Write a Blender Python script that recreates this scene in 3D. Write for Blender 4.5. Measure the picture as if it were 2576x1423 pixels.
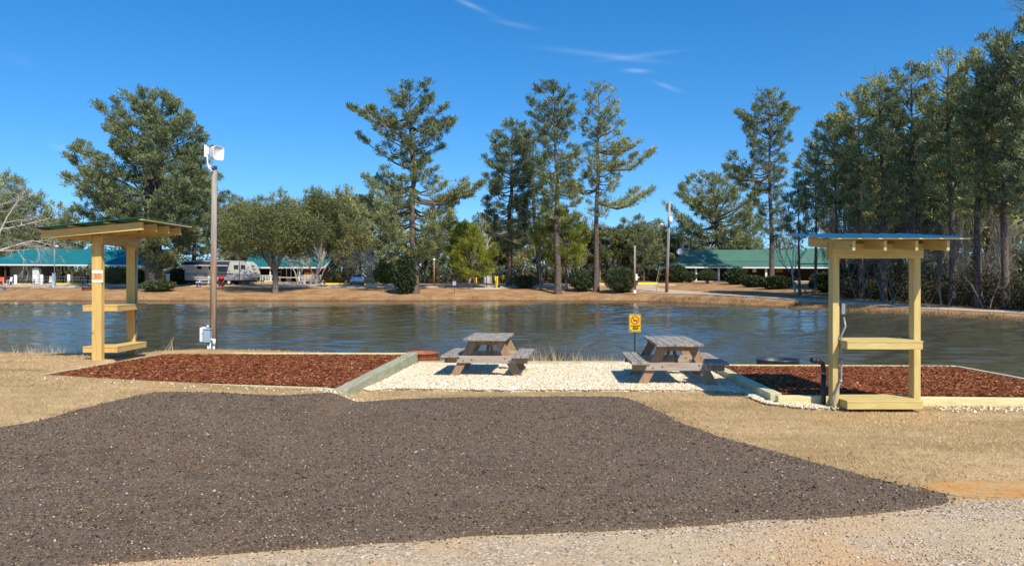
import bpy, bmesh, math, random
import numpy as np
from mathutils import Vector, Matrix
from mathutils.geometry import delaunay_2d_cdt

# ------------------------------------------------------------------ camera, sky, sun, exposure
for o in list(bpy.data.objects):
    bpy.data.objects.remove(o)
SC = bpy.context.scene
COL = SC.collection
F = 1946.0; HX = 1288.0; HY = 700.0; EYE = 1.72      # focal length in px of a 2576 px wide picture, horizon row, eye height
cd = bpy.data.cameras.new('camera'); cam = bpy.data.objects.new('camera', cd); COL.objects.link(cam)
cam.location = (0, 0, EYE); cam.rotation_euler = (math.radians(90), 0, 0)
cd.sensor_width = 36.0; cd.lens = F / 2576 * 36.0
cd.shift_y = -11.5 / 2576
cd.clip_start = 0.1; cd.clip_end = 6000
SC.camera = cam
SC.view_settings.view_transform = 'Standard'; SC.view_settings.look = 'None'
SC.view_settings.exposure = 0.22; SC.view_settings.gamma = 1.0
SUN_EL = math.radians(46.5); SX, SY = 0.477, -0.879          # horizontal direction towards the sun
sd = bpy.data.lights.new('sun', 'SUN'); sd.energy = 4.8; sd.angle = math.radians(0.53); sd.color = (1.0, 0.93, 0.79)
sun = bpy.data.objects.new('sun', sd); COL.objects.link(sun)
sv = Vector((SX * math.cos(SUN_EL), SY * math.cos(SUN_EL), math.sin(SUN_EL)))
sun.rotation_euler = sv.to_track_quat('Z', 'Y').to_euler(); sun.location = (20, -40, 60)
W = bpy.data.worlds.new('World'); SC.world = W; W.use_nodes = True
nt = W.node_tree; nt.nodes.clear()
wo = nt.nodes.new('ShaderNodeOutputWorld'); bg = nt.nodes.new('ShaderNodeBackground')
sky = nt.nodes.new('ShaderNodeTexSky'); sky.sky_type = 'NISHITA'; sky.sun_disc = False
sky.sun_elevation = SUN_EL; sky.sun_rotation = math.atan2(SX, SY)
sky.air_density = 1.0; sky.dust_density = 0.25; sky.ozone_density = 2.2; sky.altitude = 100
hs = nt.nodes.new('ShaderNodeHueSaturation'); hs.inputs['Saturation'].default_value = 1.32; hs.inputs['Value'].default_value = 1.0
tint = nt.nodes.new('ShaderNodeMix'); tint.data_type = 'RGBA'; tint.blend_type = 'MULTIPLY'; tint.inputs[0].default_value = 1
nt.links.new(sky.outputs[0], tint.inputs[6]); tint.inputs[7].default_value = (.92, 1.0, 1.08, 1); nt.links.new(tint.outputs[2], hs.inputs['Color'])
stc = nt.nodes.new('ShaderNodeTexCoord'); smp = nt.nodes.new('ShaderNodeMapping'); smp.inputs['Location'].default_value = (0, 0, .075); smp.inputs['Scale'].default_value = (1, 1, 1.0)
nt.links.new(stc.outputs['Generated'], smp.inputs[0]); nt.links.new(smp.outputs[0], sky.inputs[0])
bg.inputs[1].default_value = 0.145
# thin wisps of high cloud, fixed in the sky by direction
tc = nt.nodes.new('ShaderNodeTexCoord')
def wmath(op, a, b=None):
    n = nt.nodes.new('ShaderNodeMath'); n.operation = op
    for i, v in enumerate((a, b)):
        if v is None: continue
        if isinstance(v, (int, float)): n.inputs[i].default_value = v
        else: nt.links.new(v, n.inputs[i])
    return n.outputs[0]
sep = nt.nodes.new('ShaderNodeSeparateXYZ'); nt.links.new(tc.outputs['Generated'], sep.inputs[0])
uu = wmath('DIVIDE', sep.outputs[0], wmath('MAXIMUM', sep.outputs[1], 0.05))
vv = wmath('DIVIDE', sep.outputs[2], wmath('MAXIMUM', sep.outputs[1], 0.05))
cmb = nt.nodes.new('ShaderNodeCombineXYZ'); nt.links.new(wmath('MULTIPLY', uu, 14), cmb.inputs[0]); nt.links.new(wmath('MULTIPLY', vv, 70), cmb.inputs[1])
wn = nt.nodes.new('ShaderNodeTexNoise'); wn.inputs['Scale'].default_value = 1.0; wn.inputs['Detail'].default_value = 6; wn.inputs['Distortion'].default_value = 0.6
nt.links.new(cmb.outputs[0], wn.inputs['Vector'])
tot = None
for (px, py, sx, sy, tilt, amp) in [(1185, 14, 48, 6, .45, .4), (1295, 62, 50, 6, .2, .18), (1520, 139, 120, 7, .12, .3), (1600, 142, 85, 6, -.12, .28), (1600, 178, 30, 5, .05, .5), (1678, 218, 28, 5, .35, .4), (150, 369, 24, 8, .1, .3), (45, 150, 40, 14, .3, .08)]:
    du = wmath('SUBTRACT', uu, (px - HX) / F); dv = wmath('SUBTRACT', vv, (HY - py) / F)
    dv2 = wmath('ADD', dv, wmath('MULTIPLY', du, tilt))
    a = wmath('POWER', wmath('ABSOLUTE', wmath('DIVIDE', du, sx / F)), 2.0)
    b = wmath('POWER', wmath('ABSOLUTE', wmath('DIVIDE', dv2, sy / F)), 2.0)
    e = wmath('MULTIPLY', wmath('POWER', 2.718, wmath('MULTIPLY', wmath('ADD', a, b), -1.0)), amp)
    tot = e if tot is None else wmath('ADD', tot, e)
wm = wmath('MULTIPLY', tot, wmath('MULTIPLY', wn.outputs[0], 1.3)); 
mixc = nt.nodes.new('ShaderNodeMix'); mixc.data_type = 'RGBA'
nt.links.new(wmath('MULTIPLY', wm, .55), mixc.inputs[0]); nt.links.new(hs.outputs[0], mixc.inputs[6]); mixc.inputs[7].default_value = (5.5, 6.3, 7.2, 1)
nt.links.new(mixc.outputs[2], bg.inputs[0]); nt.links.new(bg.outputs[0], wo.inputs[0])

# ------------------------------------------------------------------ helpers
R = random.Random(7); NR = np.random.default_rng(11)
def sstep(a, b, x):
    t = np.clip((np.asarray(x, float) - a) / (b - a), 0, 1); return t * t * (3 - 2 * t)
SHORE = [(-160, 20), (-30, 17.6), (-8, 17.2), (-2, 17.6), (3, 17.3), (4.5, 16.3), (8, 15.9), (9.6, 14.4), (10.3, 11), (13, 6), (24, 0), (36, 12), (37, 28), (34, 37),
         (31, 46.8), (28.7, 54), (26, 62), (22, 71), (18.5, 79), (14.5, 85.5), (6, 88.6), (-5, 89.3), (-12, 88.4), (-25, 89), (-45, 88.6), (-70, 88.5), (-100, 84), (-160, 70)]
def sdist(x, y, poly):
    x = np.asarray(x, float); y = np.asarray(y, float)
    d = np.full(x.shape, 1e9); inside = np.zeros(x.shape, bool); n = len(poly)
    for i in range(n):
        x0, y0 = poly[i]; x1, y1 = poly[(i + 1) % n]
        ex, ey = x1 - x0, y1 - y0; t = np.clip(((x - x0) * ex + (y - y0) * ey) / (ex * ex + ey * ey), 0, 1)
        d = np.minimum(d, np.hypot(x - x0 - t * ex, y - y0 - t * ey))
        c = ((y0 > y) != (y1 > y)) & (x < (x1 - x0) * (y - y0) / (y1 - y0 + 1e-12) + x0)
        inside ^= c
    return np.where(inside, -d, d)
WZ = EYE - 2.6
BED_L = [(-7.04, 11.3), (-2.42, 11.0), (-2.02, 15.5), (-6.95, 15.45)]
BED_R = [(3.72, 10.65), (8.2, 10.5), (8.12, 14.2), (3.78, 14.25)]
def wob(x, y, s, a):
    return a * (np.sin(x * 1.3 / s + 1.1) * np.cos(y * 1.7 / s + .4) + .5 * np.sin(x * 3.1 / s + y * 2.3 / s))
def g0(x, y):
    x = np.asarray(x, float); y = np.asarray(y, float)
    d = sdist(x, y, SHORE)
    zn = (0.16 * sstep(-2.1, -2.5, x) + 0.15 * sstep(-2.5, -7.2, x)) * sstep(6, 11, y) - 0.11 * sstep(13.5, 16, y) * sstep(-6, -8, x)
    zn = zn + wob(x, y, 1.6, .008)
    near = WZ - .06 + (zn - WZ + .06) * sstep(-.1, 1.6, d)
    fp = np.interp(d, [0, .35, 3, 8, 15, 40, 300], [WZ - .05, WZ + .28, -.33, .28, .83, .9, 2.5])
    rp0 = np.interp(y, [30, 47, 55, 64, 73, 90, 110], [-.58, -.58, -.52, -.36, -.1, .25, .8])
    rp = np.where(d < 2.2, WZ - .05 + (rp0 - WZ + .05) * sstep(-.1, 2.2, d), rp0 + .012 * (d - 2.2))
    t = sstep(9, 22, x); far = fp * (1 - t) + rp * t
    far = far + wob(x, y, 6, .04) * sstep(1, 5, d)
    k = sstep(18, 34, y + np.where(x > 9, (x - 9) * .6, 0)); z = near * (1 - k) + far * k
    z = np.where(d < 0, WZ - .05 + np.maximum(d * .35, -1.6), z)
    return z
def g(x, y):
    z = g0(x, y)
    dl = sdist(x, y, BED_L); dr = sdist(x, y, BED_R)
    return z - .16 * sstep(.0, -.2, dl) - .0 * dr
def gz(x, y): return float(g0(np.array([x]), np.array([y]))[0])
def at(px, py, Y): return Vector(((px - HX) / F * Y, Y, EYE + (HY - py) / F * Y))
def ax(px, Y): return (px - HX) / F * Y
def gp(px, py):
    Y = EYE * F / (py - HY)
    for _ in range(12): Y = .5 * Y + .5 * (EYE - gz((px - HX) / F * Y, Y)) * F / (py - HY)
    return ((px - HX) / F * Y, Y)

def tag(o, label=None, cat=None, group=None, kind=None):
    if label: o['label'] = label
    if cat: o['category'] = cat
    if group: o['group'] = group
    if kind: o['kind'] = kind
    return o
def thing(name, label, cat, loc, rz=0, group=None):
    o = bpy.data.objects.new(name, None); o.empty_display_size = .2; COL.objects.link(o)
    o.location = loc; o.rotation_euler = (0, 0, rz); return tag(o, label, cat, group)
def link(name, me, parent=None):
    o = bpy.data.objects.new(name, me); COL.objects.link(o)
    if parent: o.parent = parent
    return o
def copy_tree(o, parent=None):
    c = o.copy(); COL.objects.link(c)
    if parent: c.parent = parent
    for ch in [k for k in bpy.data.objects if k.parent == o]: copy_tree(ch, c)
    return c

class MB:
    def __init__(s, off=(0, 0, 0)): s.v = []; s.f = []; s.m = []; s.off = Vector(off); s.mi = 0
    def add(s, vs, fs):
        b = len(s.v); s.v += [tuple(Vector(v) - s.off) for v in vs]
        s.f += [tuple(b + i for i in f) for f in fs]; s.m += [s.mi] * len(fs); return s
    def box(s, c, d, M=None):
        x, y, z = [k / 2 for k in d]; vs = [Vector((a * x, b * y, e * z)) for a in (-1, 1) for b in (-1, 1) for e in (-1, 1)]
        if M: vs = [M @ v for v in vs]
        c = Vector(c); vs = [v + c for v in vs]
        return s.add(vs, [(0, 1, 3, 2), (4, 6, 7, 5), (0, 4, 5, 1), (2, 3, 7, 6), (0, 2, 6, 4), (1, 5, 7, 3)])
    def bar(s, p, q, w, h, up=(0, 0, 1)):          # a plank from p to q, width w (sideways), height h (along up)
        p = Vector(p); q = Vector(q); d = (q - p).normalized(); u = Vector(up); sd = d.cross(u).normalized(); u = sd.cross(d).normalized()
        vs = [e + sd * a * w / 2 + u * b * h / 2 for e in (p, q) for a in (-1, 1) for b in (-1, 1)]
        return s.add(vs, [(0, 1, 3, 2), (4, 6, 7, 5), (0, 4, 5, 1), (2, 3, 7, 6), (0, 2, 6, 4), (1, 5, 7, 3)])
    def tube(s, pts, rad, n=8, cap=True):
        pts = [Vector(p) for p in pts]
        if not hasattr(rad, '__len__'): rad = [rad] * len(pts)
        vs = []; prev = None
        for i, p in enumerate(pts):
            d = (pts[min(i + 1, len(pts) - 1)] - pts[max(i - 1, 0)])
            d = d.normalized() if d.length > 1e-9 else Vector((0, 0, 1))
            a = prev if prev is not None else (Vector((1, 0, 0)) if abs(d.x) < .9 else Vector((0, 1, 0)))
            a = (a - d * a.dot(d)).normalized(); prev = a; b = d.cross(a)
            for k in range(n):
                t = 2 * math.pi * k / n; vs.append(p + (a * math.cos(t) + b * math.sin(t)) * rad[i])
        fs = []
        for i in range(len(pts) - 1):
            for k in range(n):
                k2 = (k + 1) % n; fs.append((i * n + k, i * n + k2, (i + 1) * n + k2, (i + 1) * n + k))
        if cap: fs.append(tuple(range(n))[::-1]); fs.append(tuple((len(pts) - 1) * n + k for k in range(n)))
        return s.add(vs, fs)
    def cyl(s, c, r, h, n=20, r2=None): c = Vector(c); return s.tube([c, c + Vector((0, 0, h))], [r, r if r2 is None else r2], n)
    def lathe(s, c, prof, n=24, cap=False):
        c = Vector(c); vs = []; 
        for (r, z) in prof:
            for k in range(n): t = 2 * math.pi * k / n; vs.append(c + Vector((r * math.cos(t), r * math.sin(t), z)))
        fs = [(i * n + k, i * n + (k + 1) % n, (i + 1) * n + (k + 1) % n, (i + 1) * n + k) for i in range(len(prof) - 1) for k in range(n)]
        return s.add(vs, fs)
    def prism(s, poly, fn, a, b):                   # poly in 2-D, fn(u, v, w) -> xyz, extruded w from a to b
        n = len(poly); vs = [fn(u, v, a) for u, v in poly] + [fn(u, v, b) for u, v in poly]
        return s.add(vs, [tuple(range(n))[::-1], tuple(range(n, 2 * n))] + [(i, (i + 1) % n, n + (i + 1) % n, n + i) for i in range(n)])
    def ball(s, c, r, nu=12, nv=8):
        c = Vector(c); rr = Vector(r) if hasattr(r, '__len__') else Vector((r, r, r)); vs = []
        for j in range(nv + 1):
            ph = math.pi * j / nv
            for i in range(nu): th = 2 * math.pi * i / nu; vs.append(c + Vector((rr.x * math.sin(ph) * math.cos(th), rr.y * math.sin(ph) * math.sin(th), rr.z * math.cos(ph))))
        return s.add(vs, [(j * nu + i, (j + 1) * nu + i, (j + 1) * nu + (i + 1) % nu, j * nu + (i + 1) % nu) for j in range(nv) for i in range(nu)])
    def build(s, name, mat, parent=None, smooth=False, bevel=0):
        me = bpy.data.meshes.new(name); me.from_pydata(s.v, [], s.f)
        for m in (mat if isinstance(mat, (list, tuple)) else [mat]): me.materials.append(m)
        if isinstance(mat, (list, tuple)): me.polygons.foreach_set('material_index', s.m)
        bm = bmesh.new(); bm.from_mesh(me); bmesh.ops.remove_doubles(bm, verts=bm.verts, dist=1e-5); bmesh.ops.recalc_face_normals(bm, faces=bm.faces)
        if bevel: bmesh.ops.bevel(bm, geom=[e for e in bm.edges if len(e.link_faces) == 2 and e.calc_face_angle(0) > .6], offset=bevel, segments=1, affect='EDGES')
        bm.to_mesh(me); bm.free()
        if smooth: me.polygons.foreach_set('use_smooth', [True] * len(me.polygons))
        me.update(); return link(name, me, parent)
def npmesh(name, V, Fc, mat, parent=None, tint=None, smooth=False):   # V (n,3), Fc (m,k)
    V = np.asarray(V, np.float32); Fc = np.asarray(Fc, np.int32); me = bpy.data.meshes.new(name); k = Fc.shape[1]
    me.vertices.add(len(V)); me.vertices.foreach_set('co', V.ravel())
    me.loops.add(Fc.size); me.loops.foreach_set('vertex_index', Fc.ravel())
    me.polygons.add(len(Fc)); me.polygons.foreach_set('loop_start', np.arange(0, Fc.size, k, dtype=np.int32))
    if smooth: me.polygons.foreach_set('use_smooth', np.ones(len(Fc), bool))
    if tint is not None:
        a = me.attributes.new('tint', 'FLOAT', 'POINT'); a.data.foreach_set('value', np.asarray(tint, np.float32))
    me.materials.append(mat); me.update(calc_edges=True); me.validate(); return link(name, me, parent)

# ------------------------------------------------------------------ materials
class NT:
    def __init__(s, name, rough=.8, spec=.3):
        s.m = bpy.data.materials.new(name); s.m.use_nodes = True; s.t = s.m.node_tree; s.b = s.t.nodes['Principled BSDF']
        s.b.inputs['Roughness'].default_value = rough; s.b.inputs['Specular IOR Level'].default_value = spec
    def n(s, k, **kw):
        n = s.t.nodes.new('ShaderNode' + k)
        for a, v in kw.items():
            if a[0] == '_': n.inputs[a[1:].replace('_', ' ')].default_value = v
            else: setattr(n, a, v)
        return n
    def l(s, a, b): s.t.links.new(a, b)
    def co(s, scale=(1, 1, 1), world=False):
        mp = s.n('Mapping'); mp.inputs['Scale'].default_value = scale
        s.l(s.n('NewGeometry').outputs['Position'] if world else s.n('TexCoord').outputs['Object'], mp.inputs[0]); return mp.outputs[0]
    def noise(s, co, scale, detail=4, rough=.55, dist=0):
        n = s.n('TexNoise', _Scale=scale, _Detail=detail, _Roughness=rough, _Distortion=dist); s.l(co, n.inputs['Vector']); return n.outputs[0]
    def vor(s, co, scale, feat='F1', out='Distance', rnd=1.0):
        n = s.n('TexVoronoi', feature=feat, _Scale=scale); n.inputs['Randomness'].default_value = rnd; s.l(co, n.inputs['Vector']); return n.outputs[out]
    def ramp(s, x, stops, const=False):
        r = s.n('ValToRGB'); e = r.color_ramp.elements
        if const: r.color_ramp.interpolation = 'CONSTANT'
        while len(e) < len(stops): e.new(.5)
        for i, (p, c) in enumerate(stops):
            e[i].position = p; e[i].color = (c, c, c, 1) if isinstance(c, (int, float)) else (*c, 1)
        s.l(x, r.inputs[0]); return r.outputs[0]
    def mix(s, f, a, b, mode='MIX'):
        m = s.n('Mix', data_type='RGBA', blend_type=mode)
        for i, v in ((0, f), (6, a), (7, b)):
            if isinstance(v, (int, float)): m.inputs[i].default_value = v
            elif isinstance(v, tuple): m.inputs[i].default_value = (*v, 1)
            else: s.l(v, m.inputs[i])
        return m.outputs[2]
    def math(s, op, a, b=0.0):
        m = s.n('Math', operation=op)
        for i, v in enumerate((a, b)):
            if isinstance(v, (int, float)): m.inputs[i].default_value = v
            else: s.l(v, m.inputs[i])
        return m.outputs[0]
    def col(s, c): 
        if isinstance(c, tuple): s.b.inputs['Base Color'].default_value = (*c, 1)
        else: s.l(c, s.b.inputs['Base Color'])
        return s
    def bump(s, h, strength=.5, dist=.01):
        b = s.n('Bump', _Strength=strength, _Distance=dist); s.l(h, b.inputs['Height']); s.l(b.outputs[0], s.b.inputs['Normal']); return s
def sepc(a, k): return tuple(min(1, x * k) for x in a)
def paint(name, c, rough=.5, var=.12, scale=3, metal=0, spec=.4):
    t = NT(name, rough, spec); n = t.noise(t.co(), scale, 6, .6)
    t.col(t.mix(t.ramp(n, [(.3, 0.0), (.7, 1.0)]), sepc(c, 1 - var), sepc(c, 1 + var))); t.b.inputs['Metallic'].default_value = metal; return t.m
def lumber(axis, c1=(.63, .49, .20), c2=(.50, .36, .125), name='lumber', knots=True, rough=.7, gs=1.0):
    t = NT(name + '_' + axis, rough, .2); sc = [9 * gs, 9 * gs, 9 * gs]; sc['xyz'.index(axis)] = .7
    co = t.co(tuple(sc)); n = t.noise(co, 3.2, 6, .6, 1.2); n2 = t.noise(t.co(), 1.3, 3)
    c = t.mix(t.ramp(n, [(.36, 0.0), (.62, 1.0)]), c2, c1); c = t.mix(t.ramp(n2, [(.35, 0.0), (.75, .35)]), c, sepc(c1, 1.12))
    oi = t.n('ObjectInfo').outputs['Random']
    if knots:
        sk = [5.5, 5.5, 5.5]; sk['xyz'.index(axis)] = 2.2; k = t.vor(t.co(tuple(sk)), 1.0)
        c = t.mix(t.ramp(k, [(.0, 1.0), (.055, .9), (.1, 0.0)]), c, sepc(c2, .38))
    t.col(c); t.bump(n, .35, .004); return t.m
def wleaf(name, ramp, trans=.3, rough=.6):
    t = NT(name, rough, .25); a = t.n('Attribute', attribute_name='tint').outputs['Fac']
    c = t.ramp(a, ramp); t.col(c)
    tr = t.n('BsdfTranslucent'); t.l(c, tr.inputs[0]); mx = t.n('MixShader'); mx.inputs[0].default_value = trans
    t.l(t.b.outputs[0], mx.inputs[1]); t.l(tr.outputs[0], mx.inputs[2]); t.l(mx.outputs[0], t.t.nodes['Material Output'].inputs[0]); return t.m
def tinted(name, ramp, rough=.85, spec=.2, const=False):
    t = NT(name, rough, spec); a = t.n('Attribute', attribute_name='tint').outputs['Fac']; t.col(t.ramp(a, ramp, const)); return t.m
# ------------------------------------------------------------------ ground, water, road, beds
def axis_pts(segs):
    out = []
    for a, b, st in segs: out += list(np.arange(a, b - 1e-6, st))
    out.append(segs[-1][1]); return np.array(out)
gx = axis_pts([(-1500, -300, 150), (-300, -120, 12), (-120, -60, 2), (-60, -14, .9), (-14, 14, .14), (14, 60, .8), (60, 120, 3), (120, 300, 15), (300, 1500, 150)])
gy = axis_pts([(-60, 0, 6), (0, 4, .5), (4, 18.6, .14), (18.6, 36, .8), (36, 112, .6), (112, 160, 3), (160, 400, 20), (400, 2400, 200)])
GX, GY = np.meshgrid(gx, gy); GZ = g(GX, GY)
GV = np.stack([GX.ravel(), GY.ravel(), GZ.ravel()], 1); nx_, ny_ = len(gx), len(gy)
ii = (np.arange(ny_ - 1)[:, None] * nx_ + np.arange(nx_ - 1)[None, :]).ravel()
t = NT('dry_lawn_and_bank', .95, .1); P = t.co(world=True)
n1 = t.noise(P, .55, 6, .6); n2 = t.noise(P, 5, 6, .7); n3 = t.noise(P, 60, 4, .7); n4 = t.noise(P, .6, 8, .72)
lawn = t.mix(t.ramp(n2, [(.3, 0.0), (.7, 1.0)]), (.48, .31, .15), (.74, .53, .29)); lawn = t.mix(t.ramp(n1, [(.38, 0.0), (.62, .55)]), lawn, (.34, .235, .10))
lawn = t.mix(t.ramp(t.noise(t.co((.35, 1.0, 1), True), 1.1, 5), [(.50, 0.0), (.62, .6)]), lawn, (.33, .22, .095)); lawn = t.mix(t.ramp(n3, [(.38, .6), (.58, 0.0)]), lawn, (.20, .13, .055)); lawn = t.mix(t.ramp(t.noise(P, .33, 3), [(.62, 0.0), (.72, .5)]), lawn, (.60, .32, .11))
bank = t.mix(t.ramp(n4, [(.35, 0.0), (.68, 1.0)]), (.43, .265, .125), (.31, .125, .052)); bank = t.mix(t.ramp(n1, [(.45, 0.0), (.6, .7)]), bank, (.50, .34, .17)); bank = t.mix(t.ramp(n2, [(.35, .5), (.6, 0.0)]), bank, (.20, .10, .045))
sx_ = t.n('SeparateXYZ'); t.l(P, sx_.inputs[0])
far_ = t.ramp(t.math('MULTIPLY', sx_.outputs[1], 1 / 100), [(.2, 0.0), (.34, 1.0)])
c = t.mix(far_, lawn, bank)
wet = t.math('MULTIPLY_ADD', sx_.outputs[2], 3.2); wet.node.inputs[2].default_value = .88 * 3.2
c = t.mix(t.ramp(wet, [(.1, .85), (.75, 0.0)]), c, (.085, .055, .03))
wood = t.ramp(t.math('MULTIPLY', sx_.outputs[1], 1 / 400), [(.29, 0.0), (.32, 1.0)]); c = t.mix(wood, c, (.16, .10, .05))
t.col(c); t.bump(t.mix(.5, n3, n2), .6, .02)
ground = npmesh('ground', GV, np.stack([ii, ii + 1, ii + nx_ + 1, ii + nx_], 1), t.m, smooth=True); tag(ground, kind='structure')

t = NT('pond_water', .04, .5); t.b.inputs['IOR'].default_value = 1.33
P = t.co(world=True)
t.col(t.mix(t.ramp(t.noise(P, .05, 3), [(.4, 0.0), (.6, 1.0)]), (.062, .061, .040), (.088, .080, .052)))
bmp = t.n('Bump', _Distance=.012, _Strength=.35); t.l(t.noise(t.co((1, 1.7, 1), True), 9, 4, .55), bmp.inputs['Height']); t.l(bmp.outputs[0], t.b.inputs['Normal'])
wx = axis_pts([(-170, -66, 2), (-66, 40, .26), (40, 60, 2)]); wy = axis_pts([(0, 12, 1), (12, 30, .11), (30, 55, .17), (55, 90.2, .24)])
WX, WY = np.meshgrid(wx, wy); wr = np.random.default_rng(4); Hh = np.zeros(WX.shape)
gust = .35 + .65 * sstep(-.5, .9, np.sin(WX * .11 + 1.3 * np.sin(WY * .09)) + np.sin(WY * .21 + WX * .05 + 1.0) * .8 + .5 * np.sin(WX * .31 - WY * .17)); gust *= 1 - .62 * sstep(70, 84, WY)
for k in range(26):
    lam = .42 * 1.12 ** (k % 13) * wr.uniform(.9, 1.1); th = wr.normal(1.45, .36); kx, ky = 6.2832 / lam * math.cos(th), 6.2832 / lam * math.sin(th)
    ph = 1.2 * np.sin(WX * .13 + k) + 1.0 * np.sin(WY * .16 + 2 * k); fade = 1 if lam > .62 else (1 - sstep(26, 48, WY))
    Hh += .0068 * lam * np.sin(kx * WX + ky * WY + ph + wr.uniform(0, 6)) * fade
WV = np.stack([WX.ravel(), WY.ravel(), (WZ + Hh * gust).ravel()], 1); nwx, nwy = len(wx), len(wy); wi = (np.arange(nwy - 1)[:, None] * nwx + np.arange(nwx - 1)[None, :]).ravel()
tag(npmesh('water', WV, np.stack([wi, wi + 1, wi + nwx + 1, wi + nwx], 1), t.m, smooth=True), kind='structure')

def sheet(name, poly, mat, off=.02, step=.3, zf=None, skirt=.08, kind='structure', parent=None):
    bm = bmesh.new(); n_ = len(poly); cv, _, cf, _, _, _ = delaunay_2d_cdt([Vector(p) for p in poly], [(i, (i + 1) % n_) for i in range(n_)], [], 1, 1e-4)
    bv = [bm.verts.new((v.x, v.y, 0)) for v in cv]
    for f_ in cf: bm.faces.new([bv[i] for i in f_])
    xs = [p[0] for p in poly]; ys = [p[1] for p in poly]
    for a, lo, hi in ((0, min(xs), max(xs)), (1, min(ys), max(ys))):
        k = lo + step
        while k < hi:
            co = [0, 0, 0]; no = [0, 0, 0]; co[a] = k; no[a] = 1
            bmesh.ops.bisect_plane(bm, geom=bm.verts[:] + bm.edges[:] + bm.faces[:], dist=1e-6, plane_co=co, plane_no=no); k += step
    X = np.array([v.co.x for v in bm.verts]); Y = np.array([v.co.y for v in bm.verts]); Z = (g0(X, Y) + off) if zf is None else zf(X, Y)
    for v, z in zip(bm.verts, Z): v.co.z = z
    if skirt:
        be = [e for e in bm.edges if e.is_boundary]; r = bmesh.ops.extrude_edge_only(bm, edges=be)
        for v in r['geom']:
            if isinstance(v, bmesh.types.BMVert): v.co.z -= skirt
    bmesh.ops.recalc_face_normals(bm, faces=bm.faces)
    me = bpy.data.meshes.new(name); bm.to_mesh(me); bm.free()
    me.materials.append(mat); o = link(name, me, parent)
    if kind: tag(o, kind=kind)
    return o
def rough_edge(pts, amp, step=.12, seed=1):
    rr = random.Random(seed); out = []
    for i in range(len(pts)):
        a = Vector(pts[i] + (0,)) if len(pts[i]) == 2 else Vector(pts[i]); b = Vector(tuple(pts[(i + 1) % len(pts)]) + (0,))
        n = max(1, int((b - a).length / step)); nrm = Vector(((b - a).y, -(b - a).x, 0)).normalized()
        for k in range(n):
            p = a.lerp(b, k / n) + nrm * rr.uniform(-amp, amp); out.append((p.x, p.y))
    return out
# millings pad
apx = [(0, 1083), (110, 1062), (200, 1036), (290, 1013), (370, 994), (430, 990), (520, 991), (700, 1000), (880, 1010), (1000, 1009), (1120, 1005), (1250, 1003), (1400, 1001), (1530, 1001), (1580, 1006), (1640, 1032), (1720, 1073), (1820, 1107), (2000, 1158), (2200, 1212), (2330, 1240), (2400, 1256), (2375, 1276), (2240, 1294), (2100, 1306), (1990, 1311), (1880, 1313), (1800, 1322), (1600, 1336), (1300, 1350), (1180, 1352), (1100, 1359), (850, 1381), (650, 1391), (400, 1411), (250, 1425)]
apoly = [gp(*p) for p in apx]; apoly += [(-4.6, 3.9), (-9.5, 3.1), (-13, 6.2), (-9.6, 7.75), (-7.2, 8.3)]
apoly_r = rough_edge(apoly, .035, .13, 3)
def smooth2(poly, k=1):
    for _ in range(k): poly = [((poly[i - 1][0] + 2 * poly[i][0] + poly[(i + 1) % len(poly)][0]) / 4, (poly[i - 1][1] + 2 * poly[i][1] + poly[(i + 1) % len(poly)][1]) / 4) for i in range(len(poly))]
    return poly
apoly_r = smooth2(apoly_r, 1)
t = NT('asphalt_millings', .9, .25); P = t.co(world=True)
v1 = t.vor(P, 95, out='Color'); sv_ = t.n('SeparateColor'); t.l(v1, sv_.inputs[0]); v2 = t.vor(P, 150, out='Color'); s2_ = t.n('SeparateColor'); t.l(v2, s2_.inputs[0])
c = t.ramp(sv_.outputs[0], [(0, (.050, .033, .022)), (.45, (.090, .062, .043)), (.72, (.14, .100, .070)), (.86, (.24, .16, .095)), (.95, (.36, .27, .17)), (.99, (.52, .44, .34))])
c2 = t.ramp(s2_.outputs[1], [(0, (.055, .038, .026)), (.6, (.115, .082, .058)), (.92, (.25, .165, .095)), (.985, (.42, .35, .26))])
c = t.mix(.42, c, c2); c = t.mix(t.ramp(t.noise(P, .8, 4), [(.35, 0.0), (.7, .45)]), c, (.165, .122, .088)); c = t.mix(t.ramp(t.noise(P, 3.2, 5), [(.52, 0.0), (.72, .5)]), c, (.045, .032, .023)); c = t.mix(t.ramp(t.noise(t.co((.25, 1.6, 1), True), 1.3, 4), [(.50, 0.0), (.62, .35)]), c, (.14, .12, .10))
c = t.mix(1.0, c, (1.18, 1.10, 1.0), 'MULTIPLY'); t.col(c); t.bump(t.math('ADD', t.vor(P, 75), t.math('MULTIPLY', t.noise(P, 9, 4), .8)), .7, .012)
sheet('millings_pad', apoly_r, t.m, .032, .3)
# gravel road along the front
rpx = [(2576, 1256), (2470, 1262), (2400, 1262)]
rpoly = [gp(2760, 1244), gp(2576, 1258), gp(2420, 1268)] + [gp(x, y - 16) for x, y in [(2240, 1294), (1990, 1311), (1800, 1322), (1600, 1336), (1300, 1345), (1100, 1347), (850, 1368), (650, 1383), (400, 1403), (250, 1425)]] + [(-4.6, 4.1), (-9.5, 3.3), (-16, 3.6), (-30, 5), (-30, -6), (30, -6), (30, 6)]
rpoly_r = smooth2(rough_edge(rpoly, .05, .25, 5))
t = NT('tan_gravel_road', .95, .15); P = t.co(world=True)
v1 = t.vor(P, 60, out='Color'); sv_ = t.n('SeparateColor'); t.l(v1, sv_.inputs[0])
st = t.ramp(sv_.outputs[0], [(0, (.20, .145, .095)), (.25, (.42, .31, .20)), (.6, (.52, .39, .26)), (.78, (.34, .29, .24)), (.86, (.60, .41, .22)), (.95, (.70, .62, .52))])
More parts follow.
